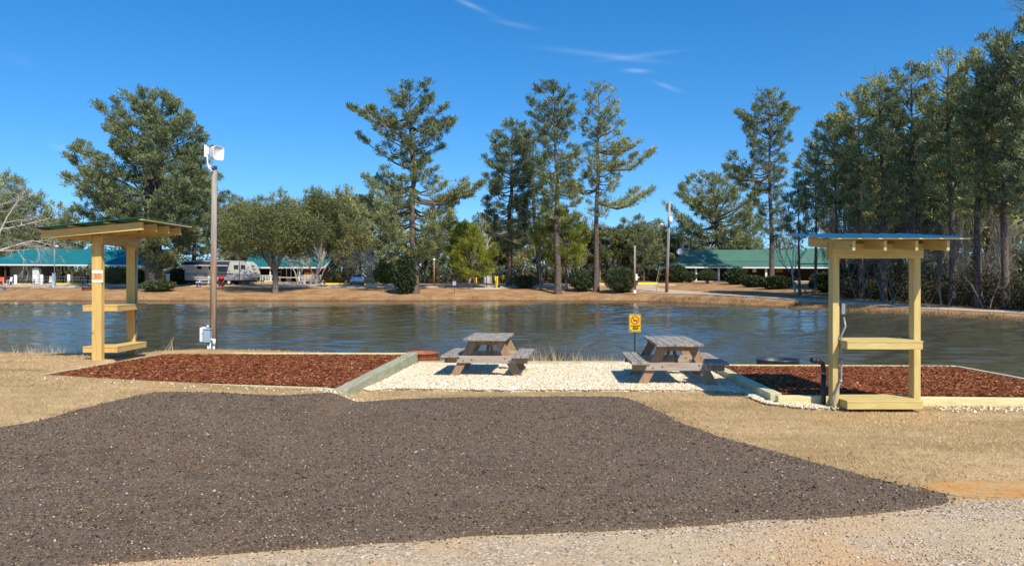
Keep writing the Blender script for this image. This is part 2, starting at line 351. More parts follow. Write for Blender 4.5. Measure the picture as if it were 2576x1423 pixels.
dirt = t.mix(t.ramp(t.noise(P, 14, 5), [(.3, 0.0), (.7, 1.0)]), (.46, .335, .20), (.60, .46, .285))
sx_ = t.n('SeparateXYZ'); t.l(P, sx_.inputs[0])
msk = t.math('ADD', t.noise(P, .9, 4), t.math('MULTIPLY', t.noise(t.co((.35, 2.0, 1), True), 1.4, 3), .45))
c = t.mix(t.ramp(msk, [(.62, .95), (.80, .25)]), dirt, st)
c = t.mix(t.ramp(t.noise(P, .7, 3), [(.50, 0.0), (.64, .5)]), c, (.60, .33, .13))
t.col(c); t.bump(t.vor(P, 60), .6, .010)
sheet('gravel_road', rpoly_r, t.m, .012, .5)
# orange clay patch right of the pad
t = NT('orange_clay', .95, .1); P = t.co(world=True)
c = t.mix(t.ramp(t.noise(P, 3.5, 8, .75), [(.40, 0.0), (.60, 1.0)]), (.56, .245, .060), (.50, .34, .16)); c = t.mix(t.ramp(t.noise(P, 9, 6, .7), [(.56, 0.0), (.66, .8)]), c, (.16, .11, .07)); t.col(c); t.bump(t.noise(P, 30, 5), .6, .015)
cpoly = smooth2(rough_edge([gp(*p) for p in [(2290, 1222), (2380, 1214), (2450, 1207), (2520, 1209), (2620, 1206), (2680, 1235), (2576, 1252), (2470, 1256), (2400, 1252), (2350, 1240)]], .05, .12, 9))
sheet('clay_patch', cpoly, t.m, .010, .3)
CP = t.m
# white gravel pad under the tables
gpoly = [(-2.0, 15.42), (-2.2, 12.75), gp(905, 980), gp(935, 984), gp(1000, 980), gp(1150, 983), gp(1300, 985), gp(1500, 984), gp(1650, 985), gp(1800, 986), (3.45, 11.5), (3.50, 11.0), (3.64, 11.1), (3.70, 14.3), (3.70, 15.42)]
gpoly2 = [(3.42, 11.2), (3.50, 10.5), (3.80, 10.22), (4.2, 10.12), (4.62, 10.26), (4.6, 10.46), (3.75, 10.50), (3.58, 10.65), (3.60, 11.1)]
gpoly_r = smooth2(rough_edge(gpoly, .045, .1, 8))
t = NT('white_gravel', .85, .2); P = t.co(world=True)
v1 = t.vor(P, 42, out='Color'); sv_ = t.n('SeparateColor'); t.l(v1, sv_.inputs[0])
t.col(t.ramp(sv_.outputs[0], [(0, (.28, .20, .11)), (.2, (.56, .45, .29)), (.6, (.70, .60, .43)), (.9, (.78, .71, .56))])); t.bump(t.vor(P, 42), .8, .015)
sheet('gravel_bed', gpoly_r, t.m, .014, .3, skirt=.03); sheet('gravel_bed', gpoly2, t.m, .016, .3, skirt=.03)
# mulch in the two raised beds
def zl(x, y):
    u = np.clip((x + 7) / 4.8, 0, 1); v = np.clip((y - 11.1) / 4.3, 0, 1)
    return (.30 * (1 - u) + .175 * u) * (1 - v) + (.225 * (1 - u) + .21 * u) * v
def zr(x, y): return .125 + 0 * x
t = NT('brown_mulch', .95, .1); P = t.co((1, 2.2, 1), True)
n = t.noise(P, 26, 5, .7, .6); c = t.ramp(n, [(.28, (.045, .014, .008)), (.5, (.17, .048, .022)), (.62, (.30, .10, .042)), (.74, (.52, .26, .12))]); t.col(c); t.bump(n, .9, .02)
MULCH = t.m
def inset(p, k):
    cx = sum(a for a, b in p) / len(p); cy = sum(b for a, b in p) / len(p); return [(cx + (a - cx) * k, cy + (b - cy) * k) for a, b in p]
sheet('mulch_bed', inset(BED_L, .99), MULCH, zf=lambda x, y: zl(x, y) - .045 + wob(x, y, .5, .008), step=.3, skirt=.1)
sheet('mulch_bed', inset(BED_R, .99), MULCH, zf=lambda x, y: zr(x, y) - .04 + wob(x, y, .5, .008), step=.3, skirt=.1)
# dirt tracks on the far bank
t = NT('pale_dirt_track', .95, .1); P = t.co(world=True)
t.col(t.mix(t.ramp(t.noise(P, 1.2, 6, .65), [(.35, 0.0), (.65, 1.0)]), (.44, .32, .22), (.60, .48, .36))); t.bump(t.noise(P, 14, 4), .5, .02); TRACK = t.m
def strip(cl, w):
    L_, R_ = [], []
    for i, (x, y) in enumerate(cl):
        a = Vector(cl[max(i - 1, 0)]); b = Vector(cl[min(i + 1, len(cl) - 1)]); d = (b - a).normalized(); ww = w[i] if hasattr(w, '__len__') else w
        L_.append((x - d.y * ww / 2, y + d.x * ww / 2)); R_.append((x + d.y * ww / 2, y - d.x * ww / 2))
    return L_ + R_[::-1]
sheet('far_road', smooth2(rough_edge(strip([(-100, 103.5), (-70, 104), (-45, 104.4), (-25, 104), (-14, 103), (-5, 101.5), (2, 102), (10, 104), (22, 104.5)], [7, 7, 6.5, 7, 7, 5.5, 4, 6, 5]), .25, 1.2, 4)), TRACK, .035, 1.6)
sheet('bank_track', smooth2(rough_edge(strip([(16, 101), (16.3, 94), (19.2, 86), (22.4, 79), (25.8, 71), (29.4, 62.5), (32.2, 55), (35.2, 47.5), (39, 37)], [5, 3.6, 3.2, 3, 2.8, 2.8, 2.6, 2.6, 2.6]), .15, .9, 6)), TRACK, .04, 1.2)

# ------------------------------------------------------------------ loose stones, chips, grass (countless: stuff)
def inpoly(x, y, poly): return sdist(x, y, poly) < 0
def scatter(poly, n, rng=NR, ymin=None):
    xs = [p[0] for p in poly]; ys = [p[1] for p in poly]; X, Y = [], []
    x = rng.uniform(max(min(xs), -12), min(max(xs), 12), n); y = rng.uniform(max(min(ys), 3.9), max(ys), n); m = inpoly(x, y, poly) & (np.abs(x) < y * .70 + .3); return x[m], y[m]
OCT = np.array([(1, 0, 0), (0, 1, 0), (-1, 0, 0), (0, -1, 0), (0, 0, 1), (0, 0, -1)], float)
OCTF = np.array([(0, 1, 4), (1, 2, 4), (2, 3, 4), (3, 0, 4), (1, 0, 5), (2, 1, 5), (3, 2, 5), (0, 3, 5)])
def stones(name, x, y, z, size, mat, flat=.6, rng=NR, tint=None, long=1.0):
    N = len(x); S = size * rng.uniform(.55, 1.35, N); V = OCT[None] * (1 + rng.uniform(-.3, .3, (N, 6, 1)))
    V = V * np.stack([S * rng.uniform(.8, 1.3, N) * long, S * rng.uniform(.6, 1.0, N), S * flat * rng.uniform(.7, 1.2, N)], 1)[:, None, :]
    a = rng.uniform(0, 6.28, N); b = rng.uniform(-.5, .5, N); ca, sa, cb, sb = np.cos(a), np.sin(a), np.cos(b), np.sin(b)
    X0 = V[:, :, 0] * cb[:, None] - V[:, :, 2] * sb[:, None]; Z0 = V[:, :, 0] * sb[:, None] + V[:, :, 2] * cb[:, None]
    X1 = X0 * ca[:, None] - V[:, :, 1] * sa[:, None]; Y1 = X0 * sa[:, None] + V[:, :, 1] * ca[:, None]
    V = np.stack([X1 + x[:, None], Y1 + y[:, None], Z0 + z[:, None]], 2).reshape(-1, 3)
    Fc = (OCTF[None] + (np.arange(N) * 6)[:, None, None]).reshape(-1, 3); ti = rng.random(N) if tint is None else tint
    return npmesh(name, V, Fc, mat, tint=np.repeat(ti, 6))
x, y = scatter(smooth2(rough_edge(gpoly, .06, .1, 2)), 60000); x2, y2 = scatter(gpoly2, 2600)
x2, y2 = NR.uniform(3.4, 4.75, 5200), NR.uniform(10.0, 11.2, 5200); m = sdist(x2, y2, gpoly2) < NR.uniform(-.02, .07, 5200); x = np.concatenate([x, x2[m]]); y = np.concatenate([y, y2[m]])
tag(stones('loose_white_gravel', x, y, g(x, y) + .03, .021, tinted('white_stone', [(0, (.34, .21, .09)), (.12, (.60, .45, .25)), (.4, (.70, .58, .39)), (.75, (.78, .69, .52)), (1, (.84, .79, .68))])), 'white and cream gravel stones around the picnic tables', 'gravel', kind='stuff')
# stray white stones near the timbers
x = np.concatenate([NR.uniform(-6.8, -2.2, 90), NR.normal(-2.4, .25, 160), NR.uniform(5.6, 8, 500)]); y = np.concatenate([NR.normal(10.85, .12, 90), NR.normal(10.75, .15, 160), NR.normal(10.15, .10, 500)])
tag(stones('stray_gravel', x, y, g(x, y) + .008, .02, bpy.data.materials['white_stone']), 'stray pale stones along the bed edges', 'gravel', kind='stuff')
x, y = scatter(apoly, 90000); kk = NR.random(len(x)) < np.clip(9 / y, 0, 1); x, y = x[kk], y[kk]
tag(stones('loose_millings', x, y, g(x, y) + .036, .0085, tinted('millings_stone', [(0, (.035, .026, .021)), (.42, (.095, .073, .058)), (.62, (.17, .130, .10)), (.80, (.30, .21, .125)), (.92, (.34, .26, .17)), (.975, (.48, .41, .32)), (1, (.66, .60, .50))])), 'dark asphalt crumbs and pebbles', 'millings', kind='stuff')
x, y = scatter(apoly, 900)
tag(stones('asphalt_lumps', x, y, g(x, y) + .034, .017, tinted('lump', [(0, (.022, .018, .016)), (.88, (.06, .045, .035)), (.94, (.3, .21, .12)), (1, (.6, .55, .48))])), 'larger dark lumps scattered on the millings', 'millings', kind='stuff')
x, y = scatter(rpoly, 30000); kk = NR.random(len(x)) < .35 + .65 * sstep(-.3, .8, np.sin(x * 1.7 + 2 * np.sin(y * 2.3)) + .5 * np.cos(y * 4)); x, y = x[kk], y[kk]
tag(stones('road_gravel', x, y, g(x, y) + .016, .0095, tinted('road_stone', [(0, (.16, .13, .11)), (.07, (.28, .25, .225)), (.2, (.46, .34, .21)), (.65, (.58, .43, .27)), (.88, (.62, .40, .19)), (1, (.76, .70, .60))])), 'tan and grey gravel on the road', 'gravel', kind='stuff')
cxs, cys = NR.uniform(4.6, 7.6, 2600), NR.uniform(5.4, 7.2, 2600); m = (sdist(cxs, cys, cpoly) < .12) & (sdist(cxs, cys, apoly_r) > 0) & (NR.random(2600) < .75)
tag(stones('clay_gravel', cxs[m], cys[m], g(cxs[m], cys[m]) + .014, .012, bpy.data.materials['millings_stone']), 'dark and pale crumbs on the orange clay patch', 'gravel', kind='stuff')
def chips(name, poly, n, zf, label):
    x, y = scatter(poly, n); N = len(x); L = NR.uniform(.010, .032, N); w = NR.uniform(.003, .007, N); a = NR.normal(0, .9, N); p = NR.normal(0, .22, N)
    d = np.stack([np.cos(a) * np.cos(p), np.sin(a) * np.cos(p), np.sin(p)], 1); s = np.stack([-np.sin(a), np.cos(a), NR.normal(0, .5, N)], 1)
    c0 = np.stack([x, y, zf(x, y) + NR.uniform(-.03, .0, N)], 1)
    V = np.stack([c0 - d * L[:, None] - s * w[:, None], c0 + d * L[:, None] - s * w[:, None] * .5, c0 + d * L[:, None] * .9 + s * w[:, None], c0 - d * L[:, None] * .9 + s * w[:, None] * .6], 1).reshape(-1, 3)
    return tag(npmesh(name, V, np.arange(4 * N).reshape(-1, 4), CHIP, tint=np.repeat(NR.random(N), 4)), label, 'mulch', kind='stuff')
CHIP = tinted('bark_chip', [(0, (.07, .020, .009)), (.4, (.23, .064, .026)), (.8, (.36, .115, .045)), (.95, (.46, .20, .08)), (1, (.66, .40, .19))])
chips('mulch_chips', inset(BED_L, .975), 110000, zl, 'reddish brown bark chips filling the left bed')
chips('mulch_chips', inset(BED_R, .97), 80000, zr, 'reddish brown bark chips filling the right bed')
# crumbs that spill over the edge of the pad
ex, ey = [], []
for i in range(len(apoly_r)):
    a = apoly_r[i]; b = apoly_r[(i + 1) % len(apoly_r)]
    for q in range(22): u_ = R.random(); s__ = .05 + .10 * R.random() ** 2 * (3 if b[0] > 5.5 else 1); ex.append(a[0] + (b[0] - a[0]) * u_ + R.gauss(0, s__)); ey.append(a[1] + (b[1] - a[1]) * u_ + R.gauss(0, s__))
ex, ey = np.array(ex), np.array(ey); m = (sdist(ex, ey, apoly_r) > 0) & (np.abs(ex) < ey * .72) & (ey > 3.8); ex, ey = ex[m], ey[m]
tag(stones('edge_crumbs', ex, ey, g(ex, ey) + .012, .010, bpy.data.materials['millings_stone']), 'crumbs of asphalt spilled along the edge of the pad', 'millings', kind='stuff')
# dry lawn blades
def blades(x, y, hgt, wid, lean, rng=NR, zoff=0):
    N = len(x); a = rng.uniform(0, 6.28, N); h = hgt * rng.uniform(.5, 1.5, N); b = rng.uniform(0, 6.28, N); z = g(x, y) - .004 + zoff; L = h * lean * rng.uniform(.3, 1.4, N)
    w = wid * rng.uniform(.6, 1.3, N); p = np.stack([x, y, z], 1); s = np.stack([np.cos(a) * w, np.sin(a) * w, 0 * w], 1); tp = p + np.stack([np.cos(b) * L, np.sin(b) * L, h], 1)
    return np.stack([p - s, p + s, tp], 1).reshape(-1, 3)
lawnp = [(-12, 6), (12, 6), (12, 17.3), (-12, 17.3)]
x, y = scatter(lawnp, 330000)
m = (sdist(x, y, SHORE) > .1) & (sdist(x, y, apoly_r) > -.02) & (sdist(x, y, gpoly_r) > -.03) & (sdist(x, y, BED_L) > .08) & (sdist(x, y, BED_R) > .08) & (sdist(x, y, rpoly_r) > 0) & (sdist(x, y, cpoly) > -.05)
thin = .5 + .5 * np.sin(x * 1.9 + 2 * np.sin(y * 1.1)) * np.cos(y * 2.3 + x * .7); m &= NR.random(len(x)) < .45 + .55 * thin
x, y = x[m], y[m]
GRASS = wleaf('dry_grass', [(0, (.26, .17, .075)), (.15, (.42, .28, .13)), (.5, (.70, .49, .255)), (.85, (.84, .66, .39)), (1, (.90, .76, .50))], .25, .8)
V = blades(x, y, .028, .0042, 1.3); pn = .5 + .35 * np.sin(x * .8 + 1.3 * np.sin(y * .9)) ; ti = np.clip(NR.normal(.5, .22, len(x)) - .22 * pn - .30 * sstep(.2, .9, np.sin(x * .9 + 2.1 * np.sin(y * 2.2)) * np.cos(y * 3.1 + .6 * x)), 0, 1)
tag(npmesh('dry_grass', V, np.arange(len(V)).reshape(-1, 3), GRASS, tint=np.repeat(ti, 3)), 'short straw coloured winter lawn', 'grass', kind='stuff')
# taller weeds on the near crest
cx, cy, hh = [], [], []
for (px, py, n, h, sp) in [(115, 885, 160, .16, .30), (215, 884, 120, .14, .25), (420, 886, 12, .32, .05), (1095, 905, 200, .12, .4), (1380, 908, 90, .34, .30), (1420, 907, 340, .11, .9), (1480, 908, 200, .2, .3), (1540, 908, 160, .16, .4), (1260, 912, 300, .07, 1.1), (1850, 915, 60, .3, .4), (1600, 909, 120, .14, .5), (30, 886, 160, .06, .4), (1940, 903, 40, .35, .4)]:
    Yc = 16.2 if py < 912 else 15.8
    if px < 500: Yc = 15.9
    xx = NR.normal(ax(px, Yc), sp, n); yy = NR.normal(Yc, .16, n); cx += list(xx); cy += list(yy); hh += [h] * n
cx, cy, hh = np.array(cx), np.array(cy), np.array(hh); V = blades(cx, cy, hh, .006, .55)
tag(npmesh('bank_weeds', V, np.arange(len(V)).reshape(-1, 3), GRASS, tint=np.repeat(NR.uniform(.2, .9, len(cx)), 3)), 'dry weeds along the near water edge', 'weeds', kind='stuff')
# fringe of dead grass where the far banks meet the water
fx, fy = [], []
sh = SHORE[13:] ; 
for i in range(len(sh) - 1):
    a = Vector(sh[i]); b = Vector(sh[i + 1]); L = (b - a).length
    if max(a.x, b.x) < -75 and False: continue
    near_ = a.y < 80 and a.x > 5; n = int(L * (120 if near_ else 26)); tt = NR.random(n); dn = Vector(((b - a).y, -(b - a).x)).normalized()
    off = NR.uniform(-.05, 1.3 if near_ else .7, n); fx += list(a.x + (b.x - a.x) * tt + dn.x * off); fy += list(a.y + (b.y - a.y) * tt + dn.y * off)
fx, fy = np.array(fx), np.array(fy); m = sdist(fx, fy, SHORE) > -.1; fx, fy = fx[m], fy[m]
clump = .5 + .5 * np.sin(fx * 1.1 + 3 * np.sin(fy * .7)); V = blades(fx, fy, .10 + .22 * clump ** 2, .018, .5)
REED = wleaf('reed', [(0, (.10, .065, .03)), (.5, (.32, .21, .10)), (1, (.58, .42, .22))], .2, .9)
tag(npmesh('shore_grass', V, np.arange(len(V)).reshape(-1, 3), REED, tint=np.repeat(np.clip(NR.normal(.45, .25, len(fx)), 0, 1), 3)), 'dead grass fringing the far shore', 'grass', kind='stuff')
# ------------------------------------------------------------------ near objects
LX, LY, LZ = lumber('x'), lumber('y'), lumber('z')
GW = (.46, .42, .30)
AGE_X = lumber('x', (.58, .50, .31), (.40, .34, .19), 'aged_timber'); AGE_Y = lumber('y', (.44, .42, .28), (.27, .27, .17), 'aged_timber')
NEWT_X = lumber('x', (.74, .66, .36), (.60, .50, .24), 'new_timber'); NEWT_Y = lumber('y', (.66, .60, .36), (.44, .41, .24), 'new_timber')
GREYTOP = {}
for a_ in 'xy':
    t = NT('weathered_grey_wood_' + a_, .9, .15); sc = [7, 7, 7]; sc['xy'.index(a_)] = .8; n = t.noise(t.co(tuple(sc)), 4, 6, .7, 1.5); n2 = t.noise(t.co(), 7, 5, .7)
    c = t.ramp(n, [(.28, (.08, .07, .065)), (.45, (.26, .225, .19)), (.6, (.43, .385, .335)), (.8, (.60, .55, .49))]); c = t.mix(t.ramp(n2, [(.5, 0.0), (.68, .75)]), c, (.12, .10, .09)); t.col(c); t.bump(n, .6, .006); GREYTOP[a_] = t.m
LEGW = lumber('z', (.40, .26, .155), (.25, .155, .09), 'table_leg_wood', rough=.85); RAILW = lumber('x', (.46, .37, .29), (.31, .235, .18), 'table_rail_wood', rough=.85)
DARKBOLT = paint('dark_bolt', (.06, .055, .05), .5); GALV = paint('galvanised', (.30, .31, .32), .5, .1, 12, .5)
PVC = paint('white_pvc', (.72, .74, .77), .4, .04); BLKP = paint('black_plastic', (.025, .025, .028), .45); GREYBOX = paint('grey_meter_box', (.33, .42, .47), .5, .05, 2)
WHITEP = paint('white_paint', (.80, .80, .78), .5, .06); TEALM = paint('teal_roof', (.02, .16, .155), .45, .12, 1.0, .0)
def bolts(mb, pts, r=.012, ax='y'):
    for p in pts: mb.tube([Vector(p), Vector(p) + (Vector((0, -.008, 0)) if ax == 'y' else Vector((.008, 0, 0)))], r, 8)

# bed timbers: three things of their own per bed edge
def timber(name, p, q, w, h, mat, label, group, cat='timber'):
    p = Vector(p); q = Vector(q); mid = (p + q) / 2; ang = math.atan2((q - p).y, (q - p).x)
    m = MB(mid); L = (q - p).length; n = 14
    for i in range(1): m.bar(p, q, w, h)
    o = m.build(name, mat, bevel=.006); o.location = mid; return tag(o, label, cat, group)
tz = lambda x, y: float(zl(x, y))
gA = 'timbers edging the left mulch bed'; gB = 'timbers edging the right mulch bed'
def T3(x, y, top, h): return (x, y, top - h / 2)
timber('bed_timber', T3(-7.04, 11.3, .30, .14), T3(-6.97, 15.38, .225, .14), .12, .14, NEWT_Y, 'pale timber running past the shelter numbered 30, left edge of the left mulch bed', gA)
timber('bed_timber', T3(-6.97, 15.46, .235, .16), T3(-2.13, 15.52, .225, .16), .09, .16, NEWT_X, 'thin pale timber along the pond side of the left mulch bed', gA)
timber('bed_timber', T3(-6.96, 11.28, .272, .16), T3(-2.62, 11.0, .170, .16), .035, .16, AGE_X, 'low board along the lawn side of the left mulch bed, half hidden by grass', gA)
timber('bed_timber', T3(-2.00, 15.58, .23, .24), T3(-2.40, 10.80, .165, .22), .20, .24, AGE_Y, 'thick greenish timber between the left mulch bed and the white gravel', gA)
timber('gravel_timber', T3(-1.88, 15.5, .06, .14), T3(3.70, 15.5, .06, .14), .12, .14, AGE_X, 'long timber behind the picnic tables at the back of the white gravel', 'timbers at the gravel pad')
timber('bed_timber', T3(3.74, 14.32, .13, .18), T3(3.66, 10.72, .13, .18), .16, .18, NEWT_Y, 'pale green timber between the white gravel and the right mulch bed', gB)
timber('bed_timber', T3(3.72, 14.30, .13, .14), T3(8.2, 14.28, .11, .14), .08, .14, NEWT_X, 'thin weathered board along the pond side of the right mulch bed', gB)
timber('bed_timber', T3(8.2, 14.24, .11, .14), T3(8.35, 10.4, .11, .14), .08, .14, NEWT_Y, 'board on the far right side of the right mulch bed next to the water', gB)
timber('bed_timber', T3(3.62, 10.58, .12, .15), T3(4.72, 10.53, .12, .15), .14, .15, NEWT_X, 'short pale timber left of the right shelter, lawn side of the mulch bed', gB)
timber('bed_timber', T3(4.74, 10.55, .11, .16), T3(8.35, 10.36, .11, .18), .12, .17, NEWT_X, 'long pale timber right of the right shelter, lawn side of the mulch bed', gB)

# shelters ---------------------------------------------------------------
def conduit(mb, pts, r=.014): mb.tube(pts, r, 8)
def roof_sheet(name, c00, c10, c01, c11, n, root, mat, along):
    # corrugated sheet through four corners (local), ribs run across `along`
    m = MB(); Vs = []; k = n * 8
    for i in range(k + 1):
        u = i / k; ph = (u * n) % 1; dz = .018 * max(0, 1 - abs(ph - .5) / .12)
        a = Vector(c00).lerp(Vector(c10), u); b = Vector(c01).lerp(Vector(c11), u)
        Vs += [a + Vector((0, 0, dz)), b + Vector((0, 0, dz)), a + Vector((0, 0, dz - .004)), b + Vector((0, 0, dz - .004))]
    fs = []
    for i in range(k):
        j = 4 * i; fs += [(j, j + 4, j + 5, j + 1), (j + 2, j + 3, j + 7, j + 6), (j, j + 2, j + 6, j + 4), (j + 1, j + 5, j + 7, j + 3)]
    fs += [(0, 1, 3, 2), (4 * k, 4 * k + 2, 4 * k + 3, 4 * k + 1)]
    m.add(Vs, fs); return m.build(name, mat, root)
# right shelter: local x along the posts, y away from the camera, z up; root at ground
def shelter(loc, rz, label, S=1.0, post=(.089, .14), H=2.15, zlow=.155, zmid=.925, slope=.09, group='wooden serving shelters'):
    r = thing('wooden_shelter', label, 'shelter', loc, rz, group)
    hs = .535 * S
    for sx, zb in ((-1, 0), (1, -.04)):
        m = MB(); m.box((sx * hs, 0, (H + zb - .12) / 2), (post[0], post[1], H - zb + .12)); m.build('post', LZ, r, bevel=.004)
    # header boards front and back
    for sy in (-1, 1):
        m = MB(); m.box((0, sy * (post[1] / 2 + .02), H - .06), (2 * hs + post[0] + .04, .038, .19)); m.build('header_board', LX, r, bevel=.003)
    # platforms
    for nm, z0 in (('platform', zlow), ('counter', zmid)):
        m = MB(); w = hs - post[0] / 2 - .004; D = .29
        for sy in (-1, 1): m.box((0, sy * (D - .01), z0 - .065), (2 * w, .038, .085))
        for sx in (-1, 1): m.box((sx * (w - .02), 0, z0 - .065), (.036, 2 * D - .062, .083))
        fr = m.build('frame', LX, None, bevel=.003)
        m2 = MB(); nb = 4; bw = (2 * D + .03) / nb
        for i in range(nb): m2.box((0, -D - .015 + bw * (i + .5), z0 - .0105), (2 * w + .01, bw - .006, .021))
        pl = m2.build(nm, LX, r, bevel=.003); fr.parent = pl
    return r, hs
r, hs = shelter((4.80, 10.25, -.01), 0, 'bare unnumbered wooden shelter with blue metal roof at the right, grey conduit on its post')
for i in range(4):
    X = -.56 + i * .39; m = MB(); m.bar((X, -.66, 2.135), (X, .78, 2.25), .038, .125); m.build('rafter', LY, r, bevel=.003)
m = MB()
for yy in (-.70, -.1, .5, .80): m.box((-.02, yy, 2.222 + (yy + .7) * .083), (1.72, .085, .018), Matrix.Rotation(.083, 3, 'X'))
m.build('purlin', LX, r, bevel=.003)
BLUER = paint('blue_metal_roof', (.03, .15, .26), .35, .15, 2, .3, .5)
roof_sheet('roof', (-.89, -.75, 2.228), (.86, -.75, 2.228), (-.89, .86, 2.362), (.86, .86, 2.362), 7, r, BLUER, 'x')
m = MB(); cx_ = -hs + .035
conduit(m, [(cx_ - .10, -.16, .0), (cx_ - .10, -.15, .12), (cx_ - .06, -.13, .24), (cx_ + .0, -.11, .36), (cx_ + .02, -.10, .42), (cx_ + .02, -.10, .78), (cx_ + .02, -.1, .98), (cx_ + .08, -.09, 1.10), (cx_ + .07, -.06, 1.22)], .0135)
m.tube([(cx_ + .02, -.10, .60), (cx_ + .02, -.10, .68)], .023, 10); m.tube([(cx_ - .0, -.105, .36), (cx_ + .02, -.10, .40)], .022, 10)
m.build('conduit', GALV, r, True)
m = MB(); m.box((cx_ + .065, -.02, 1.33), (.05, .09, .15)); m.build('outlet_box', GALV, r, bevel=.006)
# hose pipe standing at the left post
p = thing('drain_pipe', 'black vertical pipe with an angled spout beside the left post of the right shelter', 'pipe', (4.18, 10.38, 0))
m = MB(); m.tube([(0, 0, -.1), (0, 0, .44)], .032, 14); m.build('pipe', BLKP, p, True)
m = MB(); m.tube([(0, 0, .42), (0, 0, .48)], .028, 14); m.build('collar', GALV, p, True)
m = MB(); m.tube([(0, 0, .46), (0, 0, .52), (-.02, -.015, .58), (-.06, -.03, .61)], .030, 14); m.tube([(-.05, -.03, .61), (-.14, -.06, .625)], [.030, .030], 14); m.tube([(-.13, -.057, .623), (-.19, -.077, .635)], .038, 14); m.build('spout', BLKP, p, True)

LX, LY, LZ = lumber('x', (.70, .47, .16), (.56, .34, .10), 'warm_lumber'), lumber('y', (.70, .47, .16), (.56, .34, .10), 'warm_lumber'), lumber('z', (.70, .47, .16), (.56, .34, .10), 'warm_lumber')
# left shelter (numbered 30): post line runs away from the camera
S2 = 1.08
r, hs = shelter((-7.17, 14.0, .30), math.radians(90), 'wooden shelter numbered 30 with green metal roof beyond the left mulch bed', S=1.12, post=(.11, .165), H=2.17, zlow=.235, zmid=.955)
# local x -> world +y ; local y -> world -x
def wl(x, y, z): return Vector((y - 14.0, -(x + 7.17), z - .30))       # world to local
for i in range(4):
    Yw = 13.05 + i * .49; m = MB(); m.bar(wl(-7.93, Yw, EYE + .735), wl(-6.22, Yw, EYE + .885), .04, .135); m.build('rafter', LY, r, bevel=.003)
m = MB()
for k, xx in enumerate((-7.98, -7.38, -6.78, -6.2)): m.bar(wl(xx, 12.92, EYE + .825 + k * .052), wl(xx, 14.88, EYE + .825 + k * .052), .09, .018)
m.build('purlin', LX, r, bevel=.002)
roof_sheet('roof', wl(-8.04, 12.88, EYE + .838), wl(-8.04, 14.92, EYE + .838), wl(-6.20, 12.88, EYE + 1.02), wl(-6.20, 14.92, EYE + 1.02), 8, r, TEALM, 'x')
# number plate on the near post
def text_mesh(name, body, size, mat, parent, loc, rot, ext=.001, align='CENTER', sx=1.0, bold=0.0):
    cu = bpy.data.curves.new(name, 'FONT'); cu.body = body; cu.size = size; cu.extrude = ext; cu.align_x = align; cu.align_y = 'CENTER'; cu.offset = bold; cu.resolution_u = 3
    o = bpy.data.objects.new(name + '_src', cu); COL.objects.link(o); dg = bpy.context.evaluated_depsgraph_get(); me = bpy.data.meshes.new_from_object(o.evaluated_get(dg)); bpy.data.objects.remove(o)
    me.materials.clear(); me.materials.append(mat); n = link(name, me, parent); n.location = loc; n.rotation_euler = rot; n.scale = (sx, 1, 1); return n
RED = paint('red_ink', (.55, .06, .02), .6, .02); ORG = paint('orange_plate', (.72, .42, .17), .6, .03)
yf = 14.0 - hs - .055 - .002; zc = EYE + (HY - 695) / F * yf - .30
bx = -(yf + .0 - 14.0)
# plate faces the camera (-y world = -x local)
pl = MB(); pl.box((-(14.0 - yf) , -.02 + .0, zc), (.006, .19, .205)); plo = pl.build('number_plate', WHITEP, r)
pl = MB(); pl.box((-(14.0 - yf) - .004, -.02, zc + .0), (.004, .185, .115)); pl.build('plate_band', ORG, plo)
text_mesh('lettering', '30', .125, RED, plo, (-(14.0 - yf) - .0075, -.02, zc), (math.radians(90), 0, math.radians(-90)), bold=.0)
m = MB(); m.box((hs - .02, -.115, .70), (.07, .05, .13)); m.build('outlet_box', GALV, r, bevel=.005)
m = MB(); m.box((hs + .03, -.14, .30), (.10, .06, .045)); m.box((hs + .0, -.10, .30), (.03, .06, .03)); m.build('tap', BLKP, r, bevel=.005)
m = MB(); conduit(m, [(hs - .03, -.10, .64), (hs - .03, -.10, .28)], .014); conduit(m, [(hs - .04, -.095, .76), (hs - .04, -.095, 1.95)], .012); m.build('conduit', GALV, r, True)

